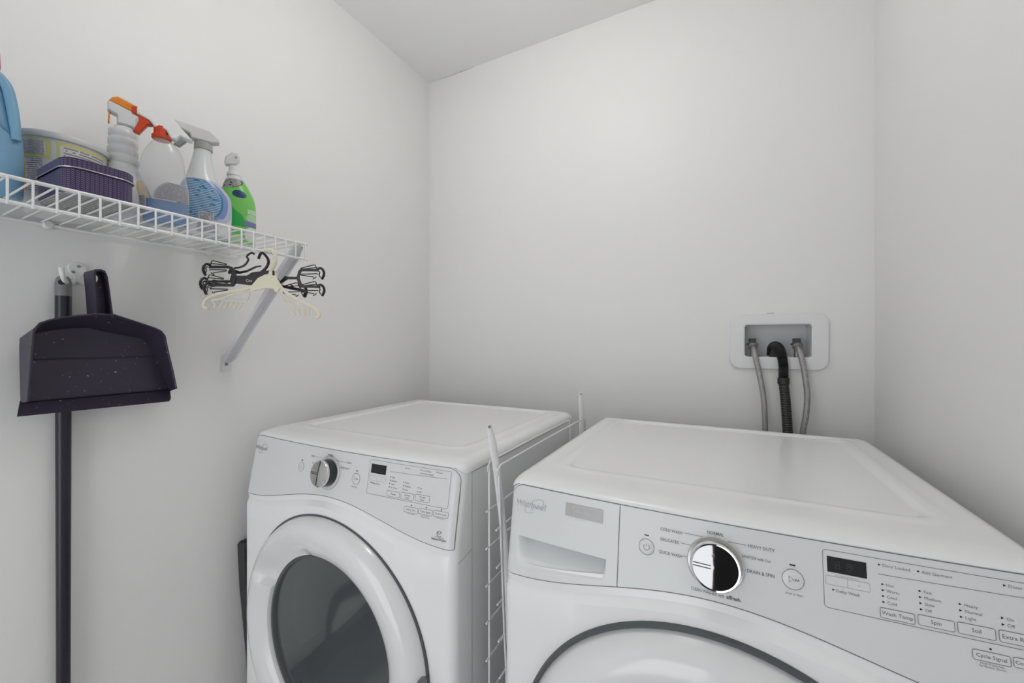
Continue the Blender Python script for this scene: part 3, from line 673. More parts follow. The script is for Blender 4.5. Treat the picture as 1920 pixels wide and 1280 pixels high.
for k, hx in enumerate((.0945, .2135)):
    v = thing('supply_valve', (hx, CY + .03, ZC + .010), None, None); v.parent = T; v.location = Vector((hx, CY + .03, ZC + .01)) - Vector(T['_w']); v['_w'] = (hx, CY + .03, ZC + .010)
    g = G(); g.prism(rrect(hx - .0100, ZC - .006, hx + .0100, ZC + .010, .0015, 2), CY + .014, CY + .034, bevel=.001); g.make('valve_handle', M['valve'], v)
    g = G(); g.lathe([(.0135, 0), (.0165, .0025), (.0165, .0045), (.012, .006)], (hx, CY + .024, ZC - .0115), n=10, cap0=True, cap1=True); g.make('valve_collar', M['valve'], v)
    g = G(); g.lathe([(.007, 0), (.007, .05)], (hx, CY + .026, ZC - .060), n=14, cap0=True, cap1=True); g.make('valve_stem', M['nut'], v)
    hb = (.1290, .2290)[k]
    P = [(hx, CY + .023, ZC - .011), (hx + .001, CY + .012, ZC - .018), (hx + .003, CY - .006, ZC - .030), (hx + .008, CY - .022, ZC - .060)]
    if k == 0: P += [(hx + .017, CY - .030, ZC - .110), (hx + .026, CY - .034, ZC - .170), (hx + .030, CY - .036, ZC - .240), (hx + .030, CY - .036, ZC - .330), (hx + .020, CY - .04, ZC - .44)]
    else: P += [(hx + .014, CY - .032, ZC - .110), (hx + .018, CY - .036, ZC - .165), (hx + .014, CY - .036, ZC - .225), (hx + .006, CY - .034, ZC - .285), (hx - .005, CY - .036, ZC - .44)]
    h = thing('supply_hose', P[0], ('braided steel hose on the left valve of the outlet box', 'braided steel hose on the right valve of the outlet box')[k], 'hose', 'braided supply hoses')
    g = G(); g.tube(smoothpath(P, 6), .0078, 14); g.make('braided_hose', M['braid'], h)
    d = (Vector(P[2]) - Vector(P[0])).normalized(); p0 = Vector(P[0]) - d * .001
    g = G(); g.tube([p0, p0 + d * .004, p0 + d * .012, p0 + d * .0135], [.0125, .0140, .0140, .0105], 12); g.make('hose_nut', M['nut'], h, auto=20)
    g = G(); g.tube([p0 + d * .012, p0 + d * .028], [.0095, .0085], 14); g.make('crimp_ferrule', M['nut'], h)
# drain hose: fine ribs, hook clip, coupling, coarse ribs
T = thing('drain_hose', (.170, CY + .01, ZC - .05), 'black corrugated drain hose hooked into the middle of the outlet box', 'hose')
P1 = [(.1480, CY + .030, ZC - .045), (.1495, CY + .026, ZC - .022), (.1560, CY + .012, ZC - .0135), (.1640, CY - .006, ZC - .021), (.1700, CY - .020, ZC - .045), (.1735, CY - .024, ZC - .075), (.1738, CY - .025, ZC - .112)]
path = smoothpath(P1, 16); rad = [.0143 if i % 2 else .0118 for i in range(len(path))]
g = G(); g.tube(path, rad, 16); g.make('fine_ribbed_hose', M['black'], T, auto=20)
e = Vector(P1[-1]); g = G(); g.tube([e + Vector((0, 0, .002)), e + Vector((0, 0, -.001)), e + Vector((0, 0, -.017)), e + Vector((0, 0, -.018))], [.0142, .0158, .0158, .0142], 18); g.make('hose_coupling', M['black'], T)
P2 = [e + Vector((0, 0, -.018)), e + Vector((.0035, 0, -.05)), e + Vector((.007, -.002, -.10)), e + Vector((.0095, -.004, -.15)), e + Vector((.012, -.006, -.20)), e + Vector((.010, -.006, -.30))]
path = smoothpath(P2, 40); L = 0; rad = []; acc = [0]
for a, b in zip(path, path[1:]): acc.append(acc[-1] + (b - a).length)
rad = [.0118 if (s % .0070) < .0012 else .0134 for s in acc]
g = G(); g.tube(path, rad, 16); g.make('coarse_ribbed_hose', M['black'], T, auto=30)
g = G()
for kk in range(40):
    s = .0006 + kk * .0070
    i = min(range(len(acc)), key=lambda j: abs(acc[j] - s)); c = path[i]
    g.tube([c + Vector((.0133 * math.cos(R(a)), .0133 * math.sin(R(a)), 0)) for a in range(0, 360, 24)], .00035, 5, closed=True)
g.make('rib_line', M['nut'], T)['kind'] = 'stuff'
g = G(); g.prism([(.1410, ZC - .050), (.1400, ZC - .040), (.1450, ZC - .026), (.1455, ZC - .003), (.1500, ZC - .002), (.1508, ZC - .024), (.1580, ZC - .036), (.1640, ZC - .050)], CY + .004, CY + .022, bevel=.001); g.make('hose_hook_clip', M['black'], T)

# ------------------------------------------------------------------ wire shelf on the left wall
SZ = .2425
T = thing('wire_shelf', LW(1.2, 0, SZ), 'white ventilated wire shelf on the left wall holding the cleaning bottles', 'shelf')
A0, A1 = .831, 1.62
def bar(name, P, r_, m=M['wire'], par=T, n=8):
    g_ = G(); g_.tube(P, r_, n); return g_.make(name, m, par)
bar('front_rail', [LW(A0 - .003, .300, SZ), LW(A1, .300, SZ)], .0031); bar('front_rail', [LW(A0 - .003, .3005, SZ - .0375), LW(A1, .3005, SZ - .0375)], .0031)
bar('back_rail', [LW(A0, .008, SZ - .005), LW(A1, .008, SZ - .005)], .0031); bar('middle_rail', [LW(A0, .155, SZ - .0055), LW(A1, .155, SZ - .0055)], .0028)
sw = None
a = .8370; k = 0
while a < A1:
    P = [LW(a, .004, SZ), LW(a, .296, SZ)] + [LW(a, .3005 + .0035 * math.sin(R(q)), SZ - .0005 + .0045 * math.cos(R(q)) - .003) for q in (0, 45, 90)] + [LW(a, .3045, SZ - .030), LW(a, .3035, SZ - .0415)]
    if sw is None:
        sw = bar('cross_wire', P, .00165, n=6)
    else:
        o = sw.copy(); C.objects.link(o); o.parent = T; o.location = LD * (a - .8370)
    a += .02475; k += 1
for a in (.91, 1.20, 1.49):
    g = G(); q = LW(a, .006, SZ - .004); g.lathe([(.009, 0), (.009, .008), (.006, .012)], tuple(q - LN * .004), n=12, axis='x', cap1=True); g.make('wall_clip', M['white'], T)
# diagonal brace
T = thing('shelf_brace', LW(.865, 0, -.075), 'white diagonal metal brace holding up the far end of the shelf', 'bracket')
Bt, Bb = LW(.8450, .286, .236), LW(.866, .004, -.052)
ax = (Bt - Bb).normalized(); wd = LD.copy(); nu = ax.cross(wd).normalized()
def chan(p, hw_, th, lip):
    lip = lip * 1.5
    prof = [(-hw_, 0), (-hw_, lip), (-hw_ + th, lip), (-hw_ + th, th), (hw_ - th, th), (hw_ - th, lip), (hw_, lip), (hw_, 0)]
    return [tuple(p + wd * a + nu * b) for a, b in prof]
if nu.dot(LN) < 0: nu = -nu
g = G(); g.rings([chan(Bb, .0105, .0015, .006), chan(Bb + ax * .02, .0135, .0015, .008), chan(Bt - ax * .03, .0135, .0015, .008), chan(Bt + ax * .004, .012, .0015, .003)], True, True)
g.make('brace_arm', M['bracket'], T, auto=25)
g = G(); pl = [(a_, z_) for a_, z_ in ((.878, -.042), (.878, -.083), (.876, -.085), (.854, -.085), (.852, -.083), (.852, -.048), (.858, -.040), (.868, -.036))]
g.prism(pl, .0005, .003, M=lambda x, z, y: tuple(LW(x, y, z))); g.make('wall_plate', M['bracket'], T, smooth=False)
g = G(); c = LW(.8655, .003, -.063); g.lathe([(.0045, 0), (.0040, .002), (.0018, .0022), (.0015, .0010), (.0003, .001)], tuple(c), n=16, axis='x'); g.make('screw', M['screw'], T)
g = G(); g.tube([LW(.845, .275, .2285), LW(.845, .292, .236), LW(.845, .3005, .2385)], [.004, .004, .003], 8); g.make('brace_hook', M['bracket'], T)

# ------------------------------------------------------------------ bottles on the shelf
def sring(z, hw_, hd, cx_=0, ex=2.0, n=48, off=0, a0=0, a1=360):
    out = []
    full = abs(a1 - a0) >= 359.9
    for k_ in range(n if full else n + 1):
        a_ = R(a0 + (a1 - a0) * k_ / n); c_, s_ = math.cos(a_), math.sin(a_)
        out.append((cx_ + (hw_ + off) * math.copysign(abs(c_) ** (2 / ex), c_), (hd + off) * math.copysign(abs(s_) ** (2 / ex), s_), z))
    return out
def interp(sec, z):
    if z <= sec[0][0]: return sec[0][1:]
    for a_, b_ in zip(sec, sec[1:]):
        if z <= b_[0]:
            t_ = (z - a_[0]) / max(b_[0] - a_[0], 1e-9); return tuple(u + (v_ - u) * t_ for u, v_ in zip(a_[1:], b_[1:]))
    return sec[-1][1:]
def dense(sec, k=4):
    """smooth the section list (z,hw,hd,cx,ex) with Catmull-Rom"""
    P = [list(s_) for s_ in sec]; out = []
    for i in range(len(P) - 1):
        p0, p1, p2, p3 = P[max(i - 1, 0)], P[i], P[i + 1], P[min(i + 2, len(P) - 1)]
        for j in range(k):
            t_ = j / k; out.append(tuple(.5 * (2 * b + (c - a_) * t_ + (2 * a_ - 5 * b + 4 * c - d) * t_ * t_ + (3 * b - a_ - 3 * c + d) * t_ ** 3) for a_, b, c, d in zip(p0, p1, p2, p3)))
    out.append(tuple(P[-1])); out.sort(key=lambda s_: s_[0]); return out
def shell(name, sec, m, par, off=0, cap0=True, cap1=True, n=48, auto=50):
    g_ = G(); g_.rings([sring(s_[0], s_[1], s_[2], s_[3], s_[4], n, off) for s_ in sec], cap0, cap1); return g_.make(name, m, par, auto=auto)
def patch(name, sec, m, par, z0, z1, a0, a1, off=.0006, nz=14, na=26, edge=None):
    """label hugging the bottle wall between heights and angles (270 = facing the viewer); edge(t)->(shrink a0, shrink a1) rounds it"""
    v = []; 
    for j in range(nz + 1):
        t_ = j / nz; z = z0 + (z1 - z0) * t_; hw_, hd, cx_, ex = interp(sec, z); e0, e1 = (edge(t_) if edge else (0, 0))
        v += sring(z, hw_, hd, cx_, ex, na, off, a0 + e0, a1 - e1)
    f = [(j * (na + 1) + i, j * (na + 1) + i + 1, (j + 1) * (na + 1) + i + 1, (j + 1) * (na + 1) + i) for j in range(nz) for i in range(na)]
    o = obj(name, v, f, m, par)
    uv = o.data.uv_layers.new(name='UVMap')
    for lp in o.data.loops:
        j, i = divmod(lp.vertex_index, na + 1); uv.data[lp.index].uv = (i / na, j / nz)
    return o
def rnd(t_): return 1 - math.sqrt(max(0, 1 - (2 * t_ - 1) ** 2))
DZ0 = SZ + ZC + .0018          # top of the shelf wires
BG = 'cleaning bottles on the wire shelf'
def bottle(name, x, y, rot, label, cat='bottle', group=BG):
    return thing(name, (x, y, DZ0), label, cat, group, R(rot), local=True)
def flat(par, name, poly, hd, m, bevel=.002, y0=0, auto=35):
    g_ = G(); g_.prism(poly, y0 - hd, y0 + hd, bevel=bevel); return g_.make(name, m, par, auto=auto)
def px(s_, xc, k=1 / 5.818, ox=180, oy=170):
    return lambda P: [((ox + x * k - xc) * s_, (640 - (oy + y * k)) * s_ - .2443) for x, y in P]

# 1 big blue jug cut by the left edge
M['bluejug'] = mat('blue_translucent_plastic', (0.20, 0.40, 0.58), 0.28, spec=0.5)
M['bluejug2'] = mat('deeper_blue_liquid', (0.065, 0.22, 0.38), 0.3)
M['pinkcap'] = mat('pink_cap', (0.50, 0.10, 0.17), 0.35)
b = bottle('detergent_jug', -1.101, .172, 80, 'large pale blue jug with a pink cap at the left edge of the shelf'); b.scale = (.955, .955, .955)
js = dense([(0, .056, .034, .008, 3), (.006, .063, .040, .008, 3), (.05, .064, .042, .008, 3), (.105, .063, .042, .008, 3), (.130, .059, .041, .008, 2.8), (.158, .054, .038, .009, 2.6), (.184, .050, .036, .010, 2.4), (.206, .040, .032, .014, 2.2), (.220, .028, .026, .020, 2), (.228, .019, .019, .024, 2), (.232, .018, .018, .024, 2)])
shell('jug_body', js, M['bluejug'], b)
patch('jug_liquid_band', js, M['bluejug2'], b, .108, .200, 288, 336, .0006, edge=lambda t_: (22 * rnd(t_), 18 * rnd(t_)))
g = G(); g.tube(smoothpath([(.036, -.030, .214), (.050, -.028, .196), (.056, -.028, .165), (.060, -.032, .125), (.062, -.034, .100)], 5), [.006 + .002 * math.sin(i / 20 * math.pi) for i in range(21)], 10); g.make('jug_handle', M['bluejug'], b)
g = G(); g.lathe([(.021, .230), (.0215, .234), (.0205, .260), (.018, .264), (.001, .264)], (.024, 0, 0), n=28, cap0=True); g.make('jug_cap', M['pinkcap'], b)

# 2 white tub with yellow-edged labels
M['tub'] = mat('tub_plastic', (0.66, 0.66, 0.66), 0.35); M['tublabel'] = mat('tub_label_yellow', (0.62, 0.60, 0.22), 0.4)
M['orange_l'] = mat('label_orange', (0.72, 0.38, 0.06), 0.4)
M['tubprint'] = print_mat('tub_print', (0.66, 0.65, 0.68), (0.13, 0.11, 0.16), 16, 22, rough=.4)
M['tubtable'] = print_mat('tub_table', (0.68, 0.67, 0.69), (0.28, 0.27, 0.30), 7, 16, rough=.4)
b = thing('plastic_tub', (-1.150, .304, DZ0), 'white plastic tub with yellow-framed printed labels behind the purple tin', 'tub', None, R(78), local=True)
ts = [(0, .050, .050, 0, 2), (.003, .053, .053, 0, 2), (.133, .0625, .0625, 0, 2)]
g = G(); g.lathe([(.001, .0), (.050, .0), (.053, .003), (.0620, .130), (.0655, .131), (.0665, .134), (.0665, .140), (.0655, .142), (.063, .142), (.0620, .139), (.0520, .006), (.001, .004)], n=56); g.make('tub_body', M['tub'], b)
patch('tub_label', ts, M['tublabel'], b, .094, .126, 205, 252, .0004); patch('tub_label', ts, M['tubprint'], b, .098, .123, 208, 246, .0008)
patch('tub_label', ts, M['orange_l'], b, .034, .096, 205, 214, .0004); patch('tub_label', ts, M['tubtable'], b, .032, .092, 214, 243, .0006)
patch('tub_label', ts, M['tublabel'], b, .052, .126, 259, 335, .0004); patch('tub_label', ts, M['tubtable'], b, .042, .120, 263, 331, .0008)

# 3 purple knit-patterned tin
def knit():
    m = mat('purple_knit_tin', (0.045, 0.028, 0.085), 0.32); nt = m.node_tree; bs = nt.nodes['Principled BSDF']
    tc = nt.nodes.new('ShaderNodeTexCoord'); mp = nt.nodes.new('ShaderNodeMapping'); mp.inputs['Rotation'].default_value = (0, 0, 0); mp.inputs['Scale'].default_value = (1, 1, 1)
    sep = nt.nodes.new('ShaderNodeSeparateXYZ'); nt.links.new(tc.outputs['UV'], mp.inputs[0]); nt.links.new(mp.outputs[0], sep.inputs[0])
    def mth(op, a_, b_=None, v_=None):
        q_ = nt.nodes.new('ShaderNodeMath'); q_.operation = op
        for i, s_ in enumerate((a_, b_)):
            if s_ is None: continue
            if isinstance(s_, (int, float)): q_.inputs[i].default_value = s_
            else: nt.links.new(s_, q_.inputs[i])
        return q_.outputs[0]
    u = mth('MULTIPLY', sep.outputs[0], 70); fr = mth('FRACT', u); tri_ = mth('ABSOLUTE', mth('SUBTRACT', fr, .5))       # 0..0.5 across a column
    vv = mth('FRACT', mth('ADD', mth('MULTIPLY', sep.outputs[1], 18), mth('MULTIPLY', tri_, 1.6)))
    st = mth('GREATER_THAN', mth('ABSOLUTE', mth('SUBTRACT', vv, .5)), .30); cl = mth('GREATER_THAN', tri_, .38)
    fac = mth('MULTIPLY', st, mth('SUBTRACT', 1, cl))
    mx = nt.nodes.new('ShaderNodeMixRGB'); mx.inputs[1].default_value = (0.035, 0.022, 0.070, 1); mx.inputs[2].default_value = (0.17, 0.13, 0.25, 1)
    nt.links.new(fac, mx.inputs[0]); nt.links.new(mx.outputs[0], bs.inputs['Base Color']); return m
M['knit'] = knit(); M['tinlid'] = mat('tin_dark_edge', (0.03, 0.024, 0.045), 0.3, metal=.3); M['tinline'] = mat('tin_rolled_edge', (0.55, 0.52, 0.58), 0.25, metal=.8)
M['tinbase'] = print_mat('tin_base_label', (0.42, 0.43, 0.42), (0.22, 0.22, 0.22), 8, 20, coord='Generated')
b = thing('storage_tin', (-1.017, .297, DZ0), 'dark purple knit-patterned rectangular tin at the front of the shelf', 'tin', None, R(0), local=True)
TW, TD, TR = .071, .046, .024
def tinring(z, o_, n=10):
    return [(x, y, z) for x, y in rrect(-TW - o_, -TD - o_, TW + o_, TD + o_, TR + o_, n)]
def tinwall(name, z0, z1, o_, m, cap=0):
    g_ = G(); r0 = tinring(z0, o_); g_.rings([r0, tinring(z1, o_)]); o = g_.make(name, m, b, fix=False)
    uvl = o.data.uv_layers.new(name='UVMap'); n_ = len(r0); d = [0]
    for p_, q_ in zip(r0, r0[1:] + r0[:1]): d.append(d[-1] + (Vector(p_) - Vector(q_)).length)
    for p_ in o.data.polygons:
        ids = [v_ % n_ for v_ in p_.vertices]; wrap = max(ids) - min(ids) > n_ / 2
        for li in p_.loop_indices:
            vi = o.data.loops[li].vertex_index; i = vi % n_; j = vi // n_
            uvl.data[li].uv = ((d[-1] if (wrap and i == 0) else d[i]) / .40, (z1 if j else z0) / .06)
    return o
tinwall('tin_body', .002, .042, 0, M['knit'])
g = G(); g.rings([tinring(.002, 0), tinring(0, -.002), tinring(.0008, -.006)], cap1=True); g.make('tin_base', M['tinbase'], b, smooth=False)
tinwall('tin_lid', .044, .0575, .0016, M['knit'])
g = G(); g.rings([tinring(.0575, .0016), tinring(.0595, .0004), tinring(.060, -.003), tinring(.0585, -.006)], cap1=True); g.make('tin_lid_top', M['tinlid'], b)
g = G(); g.tube([Vector(p_) for p_ in tinring(.0435, .0022)], .0011, 8, closed=True); g.make('rolled_edge', M['tinline'], b)

# 4 white spray bottle with orange top
M['orange'] = mat('orange_plastic', (0.80, 0.26, 0.03), 0.35); M['wbottle'] = mat('white_bottle', (0.72, 0.735, 0.74), 0.22, spec=.5)
M['yellowl'] = mat('yellow_label', (0.62, 0.40, 0.10), 0.35); M['purplel'] = mat('purple_label', (0.10, 0.09, 0.22), 0.35)
s4 = .857 / 757; L4 = px(s4, 236)
b = bottle('spray_bottle', -1.122, .391, 71, 'white ribbed spray bottle with an orange trigger head, leftmost sprayer')
bs = dense([(0, .030, .022, .006, 2.6), (.004, .034, .026, .006, 2.6), (.035, .035, .028, .007, 2.6), (.065, .034, .028, .005, 2.4), (.085, .032, .026, .000, 2.2), (.105, .029, .024, -.005, 2), (.122, .025, .022, -.008, 2), (.128, .0235, .021, -.008, 2)], 3)
rib = []
for k_ in range(4):
    z = .128 + .0185 * k_; w_ = .0250 - .0008 * k_
    rib += [(z + .002, w_ - .0012, w_ - .003, -.007, 2), (z + .005, w_ + .0004, w_ - .002, -.007, 2), (z + .0150, w_ + .0002, w_ - .002, -.007, 2), (z + .0178, w_ - .0016, w_ - .0035, -.007, 2)]
rib += [(.204, .0165, .0155, -.007, 2), (.208, .0145, .014, -.006, 2)]
shell('bottle_body', bs + rib, M['wbottle'], b, auto=60)
hp = L4([(165, 190), (190, 165), (445, 250), (402, 300), (395, 390), (240, 385), (240, 300), (195, 285), (168, 265)])
flat(b, 'sprayer_head', hp, .010, M['wbottle'], .003)
flat(b, 'sprayer_top', L4([(175, 172), (205, 120), (250, 95), (405, 145), (448, 240), (440, 252)]), .0095, M['orange'], .004)
flat(b, 'trigger', L4([(178, 270), (188, 280), (184, 390), (172, 390)]), .007, M['orange'], .001)
patch('bottle_label', bs, M['yellowl'], b, .020, .100, 285, 350, .0007, edge=lambda t_: (30 * rnd(t_), 14 * rnd(t_)))
patch('bottle_label', bs, M['purplel'], b, .026, .094, 322, 356, .0011, edge=lambda t_: (14 * rnd(t_), 10 * rnd(t_)))

# 5 clear bottle, red trigger, blue liquid
M['red'] = mat('red_plastic', (0.56, 0.055, 0.015), 0.35); M['clear'] = clear_mat('clear_plastic', (0.97, 0.97, 0.98), 0.03, .08, .22, (.78, .78, .78))
M['bluel'] = mat('blue_liquid', (0.02, 0.19, 0.50), 0.12, spec=.5)
M['clearprint'] = print_mat('grey_print_on_clear', (0.42, 0.42, 0.44), (0.22, 0.22, 0.26), 14, 16, rough=.3)
M['bluesl'] = print_mat('blue_label_print', (0.03, 0.15, 0.33), (0.02, 0.07, 0.20), 5, 9)
s5 = .85 / 757; L5 = px(s5, 309)
b = bottle('spray_bottle', -1.038, .4225, 68, 'clear spray bottle with red trigger and blue liquid, white sprayer head')
bs = dense([(0, .034, .018, .001, 2.6), (.004, .037, .021, .001, 2.6), (.030, .0395, .023, .000, 2.6), (.060, .0410, .025, -.0005, 2.5), (.080, .0405, .026, -.0015, 2.4), (.092, .041, .026, -.004, 2.2), (.112, .037, .025, -.004, 2), (.138, .0335, .023, -.003, 2), (.158, .0270, .020, -.002, 2), (.172, .0180, .017, -.003, 2), (.178, .0130, .013, -.005, 2), (.186, .0118, .0118, -.006, 2)])
shell('bottle_body', bs, M['clear'], b, cap1=False)
lq = [s_ for s_ in bs if s_[0] <= .0455]; shell('blue_liquid', [(s_[0] + .0012, s_[1] - .0014, s_[2] - .0014, s_[3], s_[4]) for s_ in lq], M['bluel'], b)
patch('bottle_label', bs, M['clearprint'], b, .048, .084, 248, 335, .0007, edge=lambda t_: (26 * t_ ** 2, 0))
patch('bottle_label', bs, M['tubprint'], b, .018, .052, 190, 228, .0007); 
flat(b, 'nozzle', L5([(483, 280), (525, 268), (525, 350), (483, 333)]), .007, M['red'], .001)
flat(b, 'sprayer_head', L5([(525, 285), (780, 283), (815, 300), (985, 488), (965, 495), (880, 470), (840, 520), (795, 520), (760, 445), (665, 435), (620, 380), (525, 345)]), .010, M['white'], .0025)
flat(b, 'trigger', L5([(525, 345), (585, 355), (650, 420), (610, 432), (540, 548), (495, 530), (543, 400)]), .007, M['red'], .0015)
g = G(); g.rings([sring(z, r_, r_, c_, 2, 40) if True else 0 for z, r_, c_ in ((.1775, .0150, -.006), (.179, .0162, -.006), (.185, .0160, -.006), (.187, .0115, -.0075), (.2035, .0108, -.0075))], True, True); g.make('collar', M['red'], b, auto=25)

# 6 white bottle, blue label, grey trigger
M['blulab'] = print_mat('blue_label_white_lines', (0.045, 0.19, 0.36), (0.42, 0.55, 0.68), 7, 22, mortar=.26)
M['palepur'] = mat('pale_violet', (0.50, 0.52, 0.68), 0.22); M['greytr'] = mat('grey_trigger', (0.27, 0.28, 0.27), 0.35); M['greycap'] = mat('grey_cap', (0.40, 0.40, 0.40), 0.35)
M['midblue'] = mat('label_blue_fade', (0.20, 0.29, 0.52), 0.22)
M['code'] = print_mat('bar_code_sticker', (0.62, 0.62, 0.62), (0.07, 0.07, 0.07), 2, 12)
M['frost'] = mat('frosted_white', (0.70, 0.70, 0.70), 0.3)
s6 = .949 / 757; L6 = px(s6, 382)
b = bottle('spray_bottle', -1.075, .514, 64.5, 'white spray bottle with blue text label, grey trigger and grey cap ring')
bs = dense([(0, .046, .026, .000, 2.8), (.005, .0500, .030, 0, 2.8), (.04, .0515, .032, 0, 2.6), (.082, .0515, .032, 0, 2.5), (.100, .0490, .031, -.001, 2.3), (.118, .040, .029, -.004, 2.1), (.136, .0290, .026, -.0065, 2), (.160, .0225, .0215, -.0065, 2), (.185, .0180, .0175, -.0055, 2), (.200, .0165, .016, -.004, 2), (.208, .014, .014, -.003, 2)])
shell('bottle_body', bs, M['wbottle'], b)
patch('bottle_label', bs, M['palepur'], b, .034, .128, 205, 345, .0005, edge=lambda t_: (10 * rnd(t_), 30 * rnd(t_)))
patch('bottle_label', bs, M['midblue'], b, .036, .126, 205, 322, .0008, edge=lambda t_: (10 * rnd(t_), 34 * rnd(t_)))
patch('bottle_label', bs, M['blulab'], b, .038, .124, 205, 306, .0011, edge=lambda t_: (10 * rnd(t_), 36 * rnd(t_)))
patch('bottle_label', bs, M['code'], b, .034, .052, 262, 282, .0014); patch('bottle_label', bs, M['tubprint'], b, .006, .028, 258, 290, .0014)
g = G(); g.rings([sring(z, r_, r_, -.003, 2, 40) for z, r_ in ((.2015, .0165), (.203, .0180), (.218, .0175), (.219, .015))], True, True); o = g.make('cap_ring', M['greycap'], b, auto=25)
flat(b, 'sprayer_head', L6([(815, 432), (935, 412), (1225, 445), (1305, 520), (1300, 552), (1235, 575), (1060, 568), (1040, 520), (955, 492)]), .011, M['frost'], .003)
flat(b, 'trigger', L6([(955, 490), (1035, 505), (1048, 560), (1010, 620), (960, 680), (915, 662), (945, 590)]), .006, M['greytr'], .0015)

# 7 green bottle
M['green'] = mat('green_label', (0.20, 0.60, 0.13), 0.28); M['greend'] = mat('dark_green_label', (0.03, 0.42, 0.08), 0.28)
M['blk'] = print_mat('black_label_print', (0.03, 0.032, 0.032), (0.55, 0.55, 0.55), 5, 9); M['navy'] = mat('navy_seal', (0.015, 0.05, 0.14), 0.3)
M['violet'] = mat('violet_band', (0.20, 0.20, 0.45), 0.3); M['palegreen'] = mat('pale_green', (0.45, 0.68, 0.42), 0.28)
M['wlines'] = print_mat('white_lines_on_green', (0.22, 0.60, 0.16), (0.8, 0.85, 0.8), 6, 14)
b = bottle('spray_bottle', -1.113, .608, 61.4, 'green and white spray bottle, rightmost on the shelf')
bs = dense([(0, .034, .022, 0, 2.6), (.004, .0375, .026, 0, 2.6), (.05, .0385, .027, 0, 2.6), (.100, .0385, .027, 0, 2.5), (.125, .0365, .026, -.001, 2.3), (.150, .0290, .023, -.004, 2.1), (.168, .0215, .0195, -.006, 2), (.178, .0160, .0155, -.0075, 2), (.186, .013, .013, -.0085, 2)])
shell('bottle_body', bs, M['wbottle'], b)
patch('bottle_label', bs, M['green'], b, .006, .170, 182, 358, .0005)
patch('bottle_label', bs, M['greend'], b, .050, .106, 215, 290, .0009, edge=lambda t_: (20 * t_, 50 * t_ ** 2))
patch('bottle_label', bs, M['blk'], b, .146, .171, 186, 315, .0009, edge=lambda t_: (0, 60 * (1 - t_) ** 2))
patch('bottle_label', bs, M['navy'], b, .122, .142, 255, 300, .0011, edge=lambda t_: (22 * rnd(t_), 22 * rnd(t_)))
patch('bottle_label', bs, M['navy'], b, .034, .080, 190, 252, .0014, edge=lambda t_: (10 * rnd(t_), 26 * rnd(t_)))
patch('bottle_label', bs, M['wlines'], b, .084, .096, 292, 350, .0009)
patch('bottle_label', bs, M['palegreen'], b, .064, .083, 290, 346, .0011, edge=lambda t_: (16 * rnd(t_), 8 * rnd(t_)))
patch('bottle_label', bs, M['violet'], b, .052, .064, 284, 350, .0014)
patch('bottle_label', bs, M['wbottle'], b, .012, .050, 284, 350, .0009, edge=lambda t_: (20 * rnd(t_), 8 * rnd(t_)))
patch('bottle_label', bs, M['palegreen'], b, .008, .028, 196, 280, .0011)
g = G(); g.rings([sring(z, r_, r_, -.009, 2, 32) for z, r_ in ((.182, .0150), (.184, .0160), (.190, .0150), (.192, .0118), (.206, .0112), (.208, .009))], True, True); g.make('collar', M['white'], b, auto=30)
L7 = px(1.05 / 757, 447)
flat(b, 'sprayer_head', L7([(1430, 810), (1440, 760), (1475, 720), (1500, 695), (1545, 700), (1572, 750), (1560, 790), (1530, 830), (1440, 840)]), .010, M['frost'], .003)
g = G(); g.lathe([(.003, -.0005), (.003, -.001), (.0002, -.001)], tuple((L7([(1535, 750)])[0][0], -.0102, L7([(1535, 750)])[0][1])), n=12, axis='y'); g.make('nozzle_hole', M['greycap'], b)

# ------------------------------------------------------------------ hangers under the shelf
HR = Vector((math.cos(R(27.2)), math.sin(R(27.2)), 0)); HF = Vector((-math.sin(R(27.2)), math.cos(R(27.2)), 0))
def hx(x, y, F_):            # crop-5 drawing units -> (u, z) on the hanger's plane
    X = 350 + x / 6.4; Y = 440 + y / 6.4; return ((X - 960) * F_ / 757, -(Y - 640) * F_ / 757)
def H3(P, F_, d=0): return [HR * u + HF * (F_ + d) + Vector((0, 0, z + ZC)) for u, z in [hx(x, y, F_) for x, y in P]]
def hprism(name, P, F_, m, par, t_=.0016, off=0):
    g_ = G(); q_ = [hx(x, y, F_) for x, y in P]
    g_.prism(q_, -t_, t_, M=lambda u, z, d: tuple(HR * u + HF * (F_ + off + d) + Vector((0, 0, z + ZC))), bevel=.0005); return g_.make(name, m, par, auto=35)
def hwire(name, P, F_, m, par, r_, off=0, k=5, sm=True, closed=False):
    q_ = H3(P, F_, off); q_ = smoothpath(q_, k) if sm else q_
    g_ = G(); g_.tube(q_, r_, 8, closed=closed); return g_.make(name, m, par)
